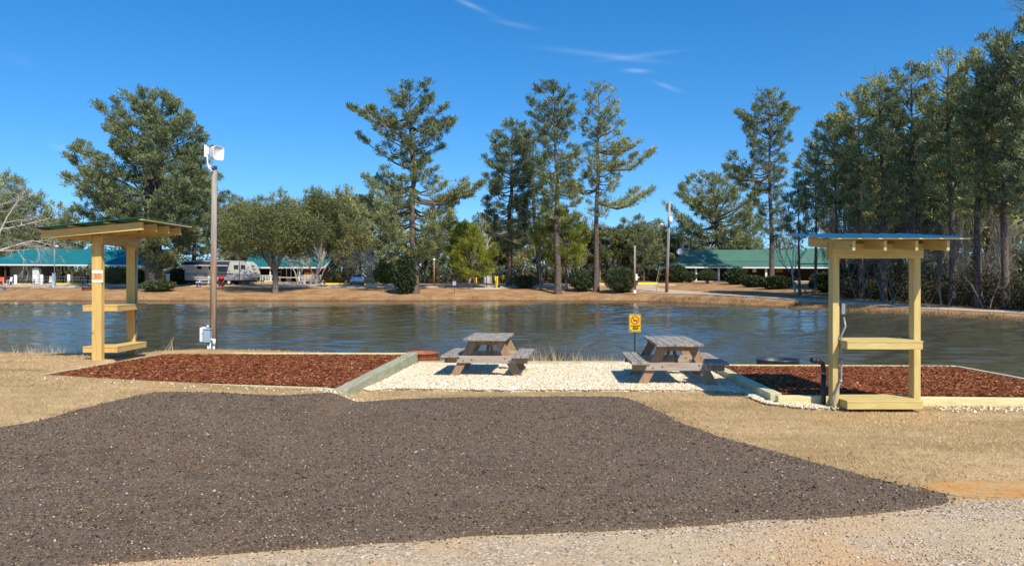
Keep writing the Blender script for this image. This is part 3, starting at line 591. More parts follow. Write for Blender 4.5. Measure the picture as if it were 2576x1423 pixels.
# picnic tables ------------------------------------------------------------
def picnic_table(loc, rz, L, label, W=.74, H=.69, SH=.40, SW=.29, span=.76):
    r = thing('picnic_table', label, 'picnic table', loc, rz, 'weathered picnic tables on the white gravel')
    m = MB(); nb = 5; bw = W / nb
    rr = random.Random(int(L * 100))
    for i in range(nb): m.box((-W / 2 + bw * (i + .5), rr.uniform(-.006, .006), H - .02 + rr.uniform(-.002, .002)), (bw - .007, L, .04))
    m.build('tabletop', GREYTOP['y'], r, bevel=.004)
    for s in (-1, 1):
        m = MB()
        for k in (0, 1): m.box((s * (span - SW / 2 - .0 + 0) + (k - .5) * s * (SW / 2), 0, SH - .02), (SW / 2 - .007, L, .04))
        m.build('seat', GREYTOP['y'], r, bevel=.004)
    for e in (-1, 1):
        y0 = e * (L / 2 - .26)
        for s in (-1, 1):
            m = MB(); m.bar((s * .215, y0, H - .045), (s * .60, y0, -.05), .04, .14, up=(1, 0, .4)); m.build('leg', LEGW, r, bevel=.004)
        rail = MB(); rail.box((0, y0 - .042, SH - .085), (1.02, .04, .125)); ro = rail.build('seat_rail', RAILW, r, bevel=.004)
        
        for x, z in ((-.47, .02), (-.40, -.02), (-.25, 0), (.33, .02), (.40, -.02), (.47, 0)):
            b = MB(); bolts(b, [(x, y0 - .062, SH - .085 + z)]); b.build('bolt', DARKBOLT, ro)
        for s in (-1, 1):
            c_ = MB(); c_.box((s * .62, y0 + .0 - .042 + .0, SH - .10), (.22, .038, .095)); c_.build('seat_bearer', LEGW, r, bevel=.004)
        cl = MB(); cl.box((0, y0 + .042, H - .085), (W - .08, .038, .09)); cl.build('top_cleat', LEGW, r, bevel=.004)
    for e in (-1, 1):
        m = MB(); m.bar((0, e * .10, H - .06), (0, e * (L / 2 - .30), SH - .09), .04, .085); m.build('brace', LEGW, r, bevel=.003)
    return r
picnic_table((-.40, 13.92, -.0), math.radians(-5.5), 1.45, 'weathered picnic table nearest the thick greenish timber, left one on the white gravel')
picnic_table((2.68, 12.98, -.0), math.radians(5.5) * -0 + math.radians(-3.0), 1.75, 'weathered picnic table standing beside the yellow alligator sign, right one on the gravel')

# fire rings -----------------------------------------------------------
def ring(name, c, R_, h, mat, label, group=None, rim=.02):
    r = thing(name, label, 'fire ring', c, 0, group)
    m = MB(); n = 40
    m.lathe((0, 0, 0), [(R_, 0), (R_, h), (R_ + rim, h + .004), (R_ + rim, h + .014), (R_ - .012, h + .014), (R_ - .012, 0)], n)
    for z in (h * .33, h * .66): m.lathe((0, 0, 0), [(R_ + .0, z - .008), (R_ + .007, z), (R_ + .0, z + .008)], n)
    m.build('ring_wall', mat, r, True); return r
RUST = paint('rusty_steel', (.36, .11, .05), .8, .35, 9); DSTEEL = paint('dark_steel', (.10, .11, .13), .35, .3, 6, .7)
ring('fire_ring', (-1.86, 15.98, -.07), .34, .25, RUST, 'rusty red fire ring between the thick greenish timber and the left picnic table', 'metal fire rings')
ring('fire_ring', (5.22, 15.2, -.155), .40, .28, DSTEEL, 'dark blue steel fire ring behind the right mulch bed at the water edge', 'metal fire rings')

# alligator sign --------------------------------------------------------
r = thing('warning_sign', 'yellow alligator warning sign on a dark green post behind the right picnic table', 'sign', (2.575, 16.2, -.1))
GRNP = paint('green_post', (.015, .05, .035), .5); SY = paint('sign_yellow', (.80, .48, .012), .45, .03); SB = paint('sign_black', (.02, .015, .012), .5, .02); SR = paint('sign_red', (.45, .03, .015), .5, .02)
zs = .0; z1 = EYE + (HY - 790) / F * 16.2 + .1; z0 = EYE + (HY - 834.5) / F * 16.2 + .1; zc = (z0 + z1) / 2; Hs = z1 - z0; Ws = .245
m = MB(); m.box((0, .02, (z1 - .02) / 2), (.036, .024, z1 - .02)); m.build('post', GRNP, r, bevel=.003)
def rrect(w, h, rad, n=5): return [(sx * (w / 2 - rad) + rad * math.cos(a), sy * (h / 2 - rad) + rad * math.sin(a)) for sx, sy, a0 in ((1, 1, 0), (-1, 1, 90), (-1, -1, 180), (1, -1, 270)) for a in [math.radians(a0 + 90 * k / n) for k in range(n + 1)]]
fn = lambda u, v, w: (u, w, zc + v)
m = MB(); m.prism(rrect(Ws, Hs, .022), fn, .002, .006); pan = m.build('panel', SY, r)
m = MB()
o_ = rrect(Ws - .022, Hs - .022, .016); i_ = rrect(Ws - .036, Hs - .036, .012); n = len(o_)
m.add([fn(u, v, .0) for u, v in o_] + [fn(u, v, .0) for u, v in i_], [(k, (k + 1) % n, n + (k + 1) % n, n + k) for k in range(n)]); m.build('border', SB, pan)
cz = Hs * .17; 
m = MB(); R1, R2 = .088, .071; n = 36
m.add([fn(R1 * math.cos(2 * math.pi * k / n), cz + R1 * math.sin(2 * math.pi * k / n), -.003) for k in range(n)] + [fn(R2 * math.cos(2 * math.pi * k / n), cz + R2 * math.sin(2 * math.pi * k / n), -.003) for k in range(n)], [(k, (k + 1) % n, n + (k + 1) % n, n + k) for k in range(n)])
a = math.radians(-45); dx, dz = math.cos(a), math.sin(a); 
m.add([fn(u * dx - v * dz, cz + u * dz + v * dx, -.003) for u, v in ((-.072, -.008), (.072, -.008), (.072, .008), (-.072, .008))], [(0, 1, 2, 3)]); m.build('prohibition_ring', SR, pan)
m = MB(); m.add([fn(.036 + .014 * math.cos(t_ * .5236), cz - .004 + .014 * math.sin(t_ * .5236), -.0015) for t_ in range(12)], [tuple(range(12))])
m.add([fn(u, cz + v, -.0015) for u, v in ((-.056, -.022), (-.02, -.012), (.0, -.004), (-.05, .008), (-.046, .014), (.004, .008), (.024, -.008), (.044, -.03), (.036, -.034), (.012, -.022), (-.02, -.026))], [tuple(range(11))]); m.build('swimmer', SB, pan)
for k, (s_, y_) in enumerate((('ALLIGATORS', -.058), ('MAY BE', -.091), ('PRESENT', -.124))): text_mesh('lettering', s_, .036, SB, pan, (.012 if k else .004, -.0015, zc + y_ * Hs / .37), (math.radians(90), 0, 0), ext=.0008, sx=.88, bold=.0014)
m = MB(); m.add([fn(-.088 + u, -Hs / 2 + .028 + v, -.002) for u, v in ((-.018, -.012), (-.006, .014), (-.012, .028), (-.006, .030), (0, .020), (.006, .030), (.012, .028), (.006, .014), (.018, -.012), (.004, -.012), (0, .004), (-.004, -.012))], [tuple(range(12))]); m.build('tent_mark', SR, pan)

# meter pole with wireless bridge -------------------------------------------
Yp = 17.3; Xp = ax(536, Yp); zb = -.5; zt = EYE + (HY - 418) / F * Yp
t = NT('old_pole_wood', .9, .15); n = t.noise(t.co((14, 14, .5)), 2.2, 6, .65, 1); c = t.ramp(n, [(.3, (.19, .115, .07)), (.5, (.36, .235, .15)), (.68, (.52, .37, .25))])
sx_ = t.n('SeparateXYZ'); t.l(t.co(), sx_.inputs[0]); hn = t.ramp(t.math('MULTIPLY', sx_.outputs[2], .2), [(.12, 0.0), (.5, 0.0), (.62, 1.0), (.95, 1.0)]); c = t.mix(hn, c, t.ramp(n, [(.3, (.20, .17, .14)), (.7, (.44, .39, .33))]))
k = t.vor(t.co((4, 4, 2.2)), 1.2); c = t.mix(t.ramp(k, [(.0, .9), (.12, .75), (.2, 0.0)]), c, (.52, .30, .07)); t.col(c); t.bump(n, .7, .01); POLEW = t.m
r = thing('meter_pole', 'round wooden pole with white dish antenna and meter boxes behind the left mulch bed', 'pole', (Xp, Yp, zb))
Hp = zt - zb; m = MB(); m.tube([(0, 0, 0), (.01, 0, Hp * .5), (.03, 0, Hp)], [.075, .068, .058], 18); m.build('pole', POLEW, r, True)
zz = lambda py: EYE + (HY - py) / F * Yp - zb
xx = lambda px: ax(px, Yp) - Xp
m = MB(); m.tube([(xx(535), -.10, zz(430)), (xx(530), -.10, zz(424)), (xx(526.5), -.10, zz(412)), (xx(526), -.10, zz(398)), (xx(526), -.10, zz(384))], .018, 10)
m.box((xx(535), -.08, zz(421)), (.10, .05, .05)); m.bar((xx(532), -.09, zz(424)), (xx(539), -.07, zz(434)), .03, .02); m.build('mast', PVC, r, True)
m = MB(); m.box((xx(521.5), -.10, zz(382)), (.05, .05, .27)); m.box((xx(526.5), -.10, zz(381)), (.06, .055, .17)); rad = m.build('radio', WHITEP, r, bevel=.006)
m = MB(); m.tube([(xx(522), -.10, zz(367)), (xx(521.5), -.10, zz(361))], .009, 8); m.tube([(xx(521.5), -.10, zz(362)), (xx(519.5), -.10, zz(353))], .007, 6); m.tube([(xx(521.5), -.10, zz(362)), (xx(527), -.10, zz(351.5))], .007, 6); m.build('antenna', BLKP, rad)
m = MB(); m.bar((xx(527), -.10, zz(389)), (xx(541), -.10, zz(389)), .06, .05); m.build('arm', WHITEP, r, bevel=.004)
# square-ish horn dish: opens to the right
def horn(sc): return [(u * sc, v * sc) for u, v in rrect(.30, .33, .07)]
m = MB(); n = len(horn(1)); prof = [(-.13, .45), (-.10, .72), (-.04, .92), (.05, 1.0), (.06, 1.03), (.075, 1.0), (.05, .93), (.03, .0001)]
vs = []; D0 = Vector((xx(549), -.12, zz(388))); axd = Vector((.86, -.50, -.06)).normalized(); sdv = axd.cross(Vector((0, 0, 1))).normalized(); upv = sdv.cross(axd)
for (d_, sc) in prof: vs += [D0 + axd * (d_ * 1.25) + sdv * u + upv * v for u, v in horn(sc * .92)]
fs = [(i * n + k, i * n + (k + 1) % n, (i + 1) * n + (k + 1) % n, (i + 1) * n + k) for i in range(len(prof) - 1) for k in range(n)] + [tuple(range(n))]
m.add(vs, fs); m.build('dish', WHITEP, r, True)
m = MB(); m.box((xx(515.5), -.10, zz(841)), (.135, .09, .32)); m.box((xx(516), -.10, zz(822.5)), (.09, .08, .02)); m.build('meter_cover', WHITEP, r, bevel=.012)
m = MB(); m.box((xx(529), -.16, zz(843)), (.15, .13, .285)); m.box((xx(529.5), -.165, zz(826)), (.165, .15, .03)); m.build('meter_box', GREYBOX, r, bevel=.006)
m = MB(); m.tube([(xx(529), -.15, zz(823)), (xx(529), -.15, zz(817))], .026, 10); m.tube([(xx(529.5), -.14, zz(858)), (xx(529.5), -.14, .1)], .017, 10); m.tube([(xx(535), -.14, zz(858)), (xx(535), -.14, .1)], .02, 10)
m.tube([(xx(534), -.14, zz(852.5)), (xx(546), -.14, zz(852.5))], .022, 10); m.tube([(xx(544.5), -.14, zz(851)), (xx(544.5), -.14, zz(867))], .036, 12); m.tube([(xx(544), -.14, zz(866)), (xx(544), -.14, .1)], .025, 12); m.build('pvc_conduit', PVC, r, True)
# ------------------------------------------------------------------ far bank: buildings
TEALR = None
def ribroof(name, c, c2, axis='x', per=.3):
    t = NT(name, .42, .35); w = t.n('TexWave', wave_type='BANDS', bands_direction=axis.upper(), _Scale=1.0 / per / 2 * 3.14159 / 3.14159); w.inputs['Scale'].default_value = .32 / per
    t.l(t.co(), w.inputs[0]); n = t.noise(t.co(), .5, 4); cc = t.mix(t.ramp(n, [(.3, 0.0), (.7, 1.0)]), c, c2); t.col(cc); t.bump(t.ramp(w.outputs[0], [(.8, 0.0), (.95, 1.0)]), .5, .03); return t.m
TEALR = ribroof('teal_metal_roof', (.012, .135, .155), (.016, .165, .18), 'x'); GREENR = ribroof('green_metal_roof', (.070, .160, .112), (.085, .190, .138), 'x')
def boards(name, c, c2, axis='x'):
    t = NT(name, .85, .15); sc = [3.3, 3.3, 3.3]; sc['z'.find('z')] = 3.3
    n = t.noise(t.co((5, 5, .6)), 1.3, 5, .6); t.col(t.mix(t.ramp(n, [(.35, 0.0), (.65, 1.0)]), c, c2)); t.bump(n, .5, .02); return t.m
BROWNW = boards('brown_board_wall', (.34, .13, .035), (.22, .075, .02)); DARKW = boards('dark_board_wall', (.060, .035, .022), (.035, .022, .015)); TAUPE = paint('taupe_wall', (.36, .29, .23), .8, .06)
GLASSD = paint('dark_glass', (.015, .018, .022), .12, .1, 2, 0, .6); CONC = paint('concrete', (.50, .45, .39), .9, .12, 2); BLACKM = paint('black_metal', (.02, .02, .02), .5); DARKPOST = paint('dark_wood_post', (.07, .045, .03), .8)
STONE = None
t = NT('chimney_stone', .9, .15); v = t.vor(t.co((1, 1, 1.5)), 4, out='Color'); s_ = t.n('SeparateColor'); t.l(v, s_.inputs[0]); e = t.vor(t.co((1, 1, 1.5)), 4, 'DISTANCE_TO_EDGE')
t.col(t.mix(t.ramp(e, [(.02, 1.0), (.07, 0.0)]), t.ramp(s_.outputs[0], [(0, (.28, .19, .13)), (.5, (.46, .35, .26)), (1, (.60, .51, .42))]), (.10, .08, .07))); t.bump(e, .8, .05); STONE = t.m
YEL = paint('yellow_paint', (.85, .62, .01), .5, .05); REDP = paint('red_paint', (.55, .02, .02), .4)
def ground_z(x, y): return gz(x, y)
# --- left pavilion
zg = gz(-60, 112); O = (-62, 114, zg)
r = thing('pavilion', 'long open pavilion with teal metal roof and white posts at far left', 'pavilion', O)
e0, e1, rz_ = 3.78, 3.70, 6.12
L = lambda x, y, z: Vector((x + 62, y - 114, z - zg))
A = [L(-75.5, 109.8, e0 - .02), L(-50.4, 109.8, e0 - .16), L(-50.9, 118.2, e0 - .16), L(-75.5, 118.2, e0)]
Rg = [L(-71.4, 114, rz_), L(-50.6, 114, rz_ - .22)]
def slab(name, quads, mat, parent, th=.10):
    m = MB()
    for q in quads:
        n = len(q); m.add([p for p in q] + [p - Vector((0, 0, th)) for p in q], [tuple(range(n)), tuple(range(n, 2 * n))[::-1]] + [(i, n + i, n + (i + 1) % n, (i + 1) % n) for i in range(n)])
    return m.build(name, mat, parent)
slab('roof', [(A[0], A[1], Rg[1], Rg[0]), (Rg[0], Rg[1], A[2], A[3]), (A[3], A[0], Rg[0])], TEALR, r)
m = MB(); d = Vector((0, -.03, -.10)); m.bar(A[0] + d, A[1] + d, .05, .17); m.build('fascia', WHITEP, r)
m = MB(); m.bar(A[1] + Vector((.05, 0, -.08)), Rg[1] + Vector((.05, 0, -.08)), .06, .24); m.bar(Rg[1] + Vector((.05, 0, -.08)), A[2] + Vector((.05, 0, -.08)), .06, .24); m.build('gable_trim', paint('grey_trim', (.52, .54, .52), .7), r)
m = MB(); m.add([L(-51.2, 110.8, e0 - .1), L(-51.2, 117.4, e0 - .1), L(-51.2, 114, rz_ - .4)], [(0, 1, 2)]); m.build('gable_wall', TAUPE, r)
m = MB(); m.box(L(-62, 114, zg + .02), (26.5, 8.6, .22)); m.build('floor_slab', CONC, r)
for X in (-72.3, -68.3, -63.6, -58.3, -54.8, -51.3):
    for Y in (110.4, 117.6):
        m = MB(); m.box(L(X, Y, (zg + e0 - .15) / 2), (.16, .16, e0 - .15 - zg)); m.build('post', DARKPOST, r)
m = MB(); m.box(L(-71.3, 115.2, (zg + e0 - .3) / 2), (4.2, 4.2, e0 - .2 - zg)); rm = m.build('utility_room', TAUPE, r)
m = MB(); m.box(L(-73.45, 114.0, (zg + e0 - .4) / 2), (.1, 6.3, e0 - .3 - zg)); m.build('dark_end_wall', DARKW, r)
m = MB(); m.box(L(-70.9, 112.95, zg + 1.9), (.35, .12, 1.1)); m.build('window', GLASSD, rm)
m = MB(); m.box(L(-69.2, 113.0, zg + 1.75), (.90, .10, .85)); m.build('notice_board', YEL, rm)
m = MB()
for z in (.5, .95): m.bar(L(-72.3, 110.9, zg + z + .15), L(-51.4, 110.9, zg + z + .15), .04, .035)
for k in range(60): m.box(L(-72.3 + k * .354, 110.9, zg + .65), (.02, .02, .95))
m.build('railing', GALV, r)
# things under and before the pavilion
def bollard(x, y, label, h=1.45, rr=.2, mat=WHITEP, grp='white bollards in front of the left pavilion'):
    z = gz(x, y); o = thing('bollard', label, 'bollard', (x, y, z), 0, grp); m = MB(); m.lathe((0, 0, -.1), [(rr, 0), (rr, h), (rr * .8, h + .06), (.001, h + .08)], 14); m.build('post', mat, o, True)
    m = MB(); m.lathe((0, 0, 0), [(rr + .01, .0), (rr + .01, .12), (rr, .14)], 14); m.build('base', CONC, o, True); return o
for px, lb in ((39, 'white bollard with a meter box behind it, leftmost in front of the pavilion'), (105, 'white bollard beside the fuel pump and the far picnic table'), (173, 'white bollard just left of the dark grill under the pavilion')):
    bollard(ax(px, 109), 109, lb)
x, y = ax(92, 110.6), 110.6; o = thing('fuel_pump', 'tall white ice cabinet standing at the front of the pavilion', 'cabinet', (x, y, gz(x, y) + .05)); m = MB(); m.box((0, 0, 1.15), (.85, .6, 2.3)); m.build('cabinet', WHITEP, o, bevel=.04)
o.name = 'cabinet_unit'
m = MB(); m.box((0, -.31, 1.75), (.6, .02, .14)); m.box((0, -.31, 1.45), (.6, .02, .10)); m.box((-.1, -.31, 2.05), (.3, .02, .06)); m.build('panel', paint('pale_grey', (.45, .47, .5)), o)
m = MB(); m.box((.36, -.31, 1.2), (.03, .04, .5)); m.build('handle', GALV, o)
# dark grill cabinets under pavilion
for px, w, h, lb in ((210, 1.6, 1.25, 'black smoker grill under the pavilion right of the white bollard'), ):
    x, y = ax(px, 111), 111.4; o = thing('grill', lb, 'grill', (x, y, gz(x, y) + .13)); m = MB(); m.box((0, 0, .75), (w * .55, .6, .85)); m.build('firebox', BLACKM, o, bevel=.06)
    m = MB(); m.tube([(0, 0, 1.15), (0, 0, 1.7)], .08, 8); m.build('chimney', BLACKM, o)
    for s in (-1, 1): m = MB(); m.box((s * .35, 0, .18), (.08, .5, .36)); m.build('leg', BLACKM, o)
def simple_table(x, y, rz, label, mat, matd, grp=None, name='picnic_table', cat='picnic table'):
    o = thing(name, label, cat, (x, y, gz(x, y)), rz, grp)
    m = MB(); m.box((0, 0, .74), (1.85, .75, .05)); m.build('tabletop', matd, o)
    for s in (-1, 1):
        m = MB(); m.box((0, s * .68, .44), (1.85, .28, .05)); m.build('seat', matd, o)
        for e in (-1, 1):
            m = MB(); m.bar((e * .6, s * .2, .72), (e * .62, s * .58, 0), .14, .05, up=(1, 0, 0)); m.build('leg', mat, o)
    for e in (-1, 1): m = MB(); m.box((e * .6, 0, .40), (.05, 1.5, .12)); m.build('seat_rail', mat, o)
    return o
TAN = paint('tan_wood', (.46, .32, .14), .8)
TBD = paint('dark_table_wood', (.08, .055, .04), .8)
simple_table(ax(98, 107), 107, .35, 'tan legged picnic table with dark top in front of the pavilion', TAN, TBD)
simple_table(ax(185, 112.5), 112.6, 0, 'dark picnic table in the shade under the pavilion roof, right of the white bollard', TBD, TBD)
# parking curbs
def curb(x0, x1, y, label, h=.20, grp='yellow parking curbs on the far bank', z=None):
    xm = (x0 + x1) / 2; o = thing('parking_curb', label, 'parking curb', (xm, y, (gz(xm, y) + .02) if z is None else z), 0, grp); L_ = x1 - x0
    m = MB(); m.prism([(-.12, 0), (.12, 0), (.09, h), (-.09, h)], lambda u, v, w: (w, u, v), -L_ / 2, L_ / 2); m.build('curb', YEL, o, bevel=.01)
    for s in (-.3, .3): m = MB(); m.tube([(s * L_, 0, h - .01), (s * L_, 0, h + .012)], .025, 6); m.build('pin', RED, o)
curb(ax(44, 108.4), ax(79, 108.4), 108.4, 'short yellow curb left of the tan legged picnic table')
curb(ax(142, 108), ax(199, 108), 108, 'long yellow curb in front of the pavilion, below the white bollards')
curb(ax(255, 108), ax(268, 108), 108, 'yellow curb end just right of the numbered shelter post')
curb(ax(819, 106.3), ax(866, 106.3), 106.3, 'yellow curb left of the silver car')
curb(ax(868, 107.2), ax(912, 107.2), 107.2, 'yellow curb behind the wheels of the silver car')
curb(ax(914, 106.3), ax(937, 106.3), 106.3, 'yellow curb right of the silver car')
curb(ax(1492, 108), ax(1520, 108), 108, 'short yellow curb seen between the two round shrubs')
curb(ax(1604, 106), ax(1655, 106), 106, 'yellow curb between the larger round shrub and the tall utility pole', h=.26)
# thin lamp pole with pedestal, left
def lamp_pole(x, y, h, label, head=.9, r0=.05, mat=GALV, armx=.3, name='lamp_pole'):
    o = thing(name, label, 'lamp post', (x, y, gz(x, y))); m = MB(); m.tube([(0, 0, -.2), (0, 0, h)], [r0 * 1.3, r0], 8); m.build('pole', mat, o, True)
    m = MB(); m.tube([(0, 0, h * head), (armx, 0, h * head + .1)], .025, 6); m.build('arm', GALV, o)
    m = MB(); m.lathe((armx, 0, h * head - .28), [(.001, .0), (.12, .04), (.16, .14), (.32, .2), (.20, .3), (.08, .36), (.001, .4)], 12); m.build('lamp_head', WHITEP, o, True); return o
x, y = ax(137, 101), 101
lamp_pole(x, y, 5.9, 'thin metal lamp pole in front of the teal pavilion roof', .90, .05)
x = ax(138, 100.6); o = thing('utility_pedestal', 'tall grey utility pedestal with a tan box at the foot of the thin lamp pole', 'utility box', (x, 100.4, gz(x, 100.4)))
m = MB(); m.box((0, 0, .85), (.36, .36, 2.0)); m.build('column', paint('pale_blue_grey', (.40, .48, .50), .6), o, bevel=.03); m = MB(); m.box((-.36, -.05, 1.0), (.36, .25, .85), Matrix.Rotation(.12, 3, 'Y')); m.build('box', paint('cream_box', (.72, .66, .55), .6), o, bevel=.03)
# white column right of the pavilion pine
x, y = ax(422, 101), 101; o = thing('white_column', 'white square column standing between the big pine and the caravan', 'column', (x, y, gz(x, y))); m = MB(); m.box((0, 0, .78), (.42, .3, 1.66)); m.build('shaft', paint('pale_column', (.60, .68, .68), .6), o, bevel=.03); m = MB(); m.box((0, 0, 1.63), (.48, .36, .06)); m.build('cap', WHITEP, o)
# red plastic chair at far left
def chair(x, y, mat, label, s=1.0, rz=0):
    o = thing('garden_chair', label, 'chair', (x, y, gz(x, y) + .1), rz, 'chairs by the far left pavilion'); m = MB(); m.box((0, 0, .42), (.5, .48, .04)); m.build('seat', mat, o, bevel=.01)
    m = MB(); m.box((0, .24, .72), (.5, .04, .6), Matrix.Rotation(-.15, 3, 'X')); m.build('backrest', mat, o, bevel=.015)
    for a in (-1, 1):
        m = MB(); m.tube([(a * .27, -.22, 0), (a * .27, -.2, .62), (a * .27, .22, .62)], .02, 6); m.build('armrest', WHITEP, o)
        for b in (-1, 1): m = MB(); m.tube([(a * .22, b * .2, .42), (a * .25, b * .24, 0)], .018, 6); m.build('leg', WHITEP, o)
chair(ax(4, 109.3), 109.3, paint('orange_red_fabric', (.65, .10, .05), .8), 'orange red garden chair at the far left edge', 1, .3); chair(ax(24, 109.3), 109.3, WHITEP, 'white garden chair right of the orange red chair', 1, -.4)
ring('fire_ring', (ax(220, 96.5), 96.5, gz(ax(220, 96.5), 96.5)), .62, .38, paint('dark_rust', (.22, .05, .04), .8, .3, 5), 'dark red fire ring on the far bank beside the numbered shelter post', 'metal fire rings', .03)
ring('fire_ring', (ax(2, 96), 96, gz(ax(2, 96), 96)), .55, .34, paint('steel_ring', (.35, .40, .48), .4, .3, 5, .5), 'pale steel fire ring at the far left edge of the far bank', 'metal fire rings', .03)
m_ = thing('concrete_pad', 'pale concrete pad at the foot of the grey pedestal', 'slab', (ax(140, 99.8), 99.8, gz(ax(140, 99.8), 99.8))); m = MB(); m.box((0, 0, .03), (5.5, 1.4, .12)); m.build('slab', CONC, m_)

# --- travel trailer
xc, yc = ax(561, 104.5), 104.5; zg = gz(xc, yc)
r = thing('travel_trailer', 'white and grey camping trailer with dark awning beside the pond road', 'caravan', (xc, yc, zg), math.radians(-4))
t = NT('trailer_skin', .35, .5); s_ = t.n('SeparateXYZ'); t.l(t.co(), s_.inputs[0]); cc = t.ramp(t.math('MULTIPLY', s_.outputs[2], .3), [(.0, (.30, .29, .28)), (.415, (.30, .29, .28)), (.42, (.05, .05, .05)), (.44, (.48, .46, .43)), (.9, (.55, .53, .49))]); t.col(cc); SKIN = t.m
side = [(-4.75, .62), (-4.78, 2.7), (-4.6, 3.22), (2.6, 3.22), (3.75, 3.12), (4.3, 2.6), (4.72, 1.6), (4.75, .95), (4.4, .62)]
m = MB(); m.prism(side, lambda u, v, w: (u, w, v), -1.22, 1.22); body = m.build('body', SKIN, r, bevel=.05)
m = MB(); m.prism([(-4.6, 3.225), (2.7, 3.225), (3.6, 3.15), (3.6, 3.10), (2.7, 3.17), (-4.7, 3.17)], lambda u, v, w: (u, w, v), -1.27, -1.20); m.build('roof_trim', WHITEP, r)
m = MB(); m.add([(-4.7, -1.25, 3.1), (1.5, -1.25, 3.1), (1.7, -2.3, 2.66), (-4.7, -2.3, 2.72)], [(0, 1, 2, 3)]); m.add([(-4.7, -2.3, 2.72), (1.7, -2.3, 2.66), (1.7, -2.32, 2.56), (-4.7, -2.32, 2.62)], [(0, 1, 2, 3)]); aw = m.build('awning', paint('navy_awning', (.025, .032, .06), .7, .3, 1.5), r)
md = aw.modifiers.new('thick', 'SOLIDIFY'); md.thickness = .02
m = MB(); m.tube([(-4.7, -2.32, 2.6), (1.7, -2.32, 2.54)], .05, 8); m.build('awning_roller', WHITEP, aw)
for X in (-4.5, 1.5): m = MB(); m.tube([(X, -1.25, 1.5), (X, -2.3, 2.6)], .03, 6); m.build('awning_arm', BLACKM, r)
def plate(name, x0, x1, z0, z1, mat, par=r, y=-1.235): m = MB(); m.box(((x0 + x1) / 2, y, (z0 + z1) / 2), (x1 - x0, .04, z1 - z0)); return m.build(name, mat, par, bevel=.01)
LG = paint('light_grey_panel', (.34, .34, .34), .5)
w = plate('window', -.15, 1.05, 1.75, 2.65, GLASSD); w = plate('window', -3.0, -2.4, 2.1, 2.7, GLASSD); w = plate('window', 2.05, 2.65, 2.1, 2.65, GLASSD); w = plate('window', 3.0, 3.6, 2.1, 2.65, GLASSD)
d = plate('door', -1.55, -.85, .85, 2.75, paint('cream_door', (.62, .60, .56), .5)); plate('window', -1.4, -1.0, 2.05, 2.55, GLASSD, d, -1.262)
plate('hatch', -3.95, -3.45, .85, 1.55, LG); plate('hatch', -3.2, -2.1, .8, 1.7, LG); plate('hatch', 3.3, 4.1, .85, 1.35, LG); plate('stripe', -4.5, 2.0, 1.48, 1.56, BLACKM); plate('vertical_trim', 2.78, 2.86, .7, 3.1, BLACKM)
for z in (1.6, 2.1, 2.55): m = MB(); m.box((4.78 - (z - 1.5) * .36, -.6, z), (.06, .9, .07)); m.build('nose_mark', BLACKM, r)
m = MB(); m.box((-.2, 0, .55), (8.8, 1.9, .16)); m.build('chassis', BLACKM, r)
for X in (.5, 1.35):
    for s in (-1, 1):
        m = MB(); m.tube([(X, s * .95, .36), (X, s * 1.2, .36)], .36, 18); wh = m.build('wheel', BLACKM, r); m = MB(); m.tube([(X, s * 1.21, .36), (X, s * 1.22, .36)], .2, 12); m.build('rim', WHITEP, wh)
m = MB(); m.bar((4.3, 0, .55), (5.7, 0, .55), .12, .12); m.tube([(5.3, 0, .55), (5.3, 0, .05)], .04, 6); m.build('hitch', BLACKM, r)
m = MB(); m.tube([(4.98, -.25, .62), (4.98, -.25, 1.05)], .15, 10); m.build('gas_bottle', BLACKM, r)
for X, w_ in ((-3.6, 1.0), (-1.8, .5), (2.9, .5)): m = MB(); m.box((X, 0, 3.3), (w_, .7, .18)); m.build('roof_unit', BLACKM, r, bevel=.05)
# things by the trailer
x, y = ax(557, 101.5), 101.5; o = thing('kettle_grill', 'red lidded grill standing in front of the camping trailer', 'grill', (x, y, gz(x, y)))
m = MB(); m.lathe((0, 0, .98), [(.001, .36), (.22, .30), (.36, .12), (.38, 0), (.36, -.02)], 16); m.build('lid', REDP, o, True)
m = MB(); m.lathe((0, 0, .62), [(.10, -.02), (.3, .1), (.37, .34)], 16); m.build('bowl', paint('dark_red', (.12, .01, .015)), o, True)
m = MB(); m.box((0, 0, .33), (.62, .5, .6)); m.build('cabinet', paint('maroon', (.10, .012, .02)), o, bevel=.02)
m = MB(); m.box((-.62, 0, .7), (.45, .4, .04)); m.build('side_shelf', GALV, o)
x, y = ax(500, 100.5), 100.5; o = thing('cool_box', 'blue and white cool box on a small stand in front of the trailer', 'cooler', (x, y, gz(x, y)))
m = MB(); m.box((0, 0, .42), (.6, .42, .34)); m.build('body', paint('navy_plastic', (.03, .04, .16)), o, bevel=.03); m = MB(); m.box((0, 0, .63), (.66, .46, .1)); m.build('lid', WHITEP, o, bevel=.02)
for s in (-1, 1): m = MB(); m.box((s * .22, 0, .13), (.05, .38, .26)); m.build('leg', GALV, o)
x, y = ax(515, 102.5), 102.6; simple_table(x, y, 0, 'low folding table between the cool box and the trailer', WHITEP, WHITEP, None, 'folding_table', 'table')

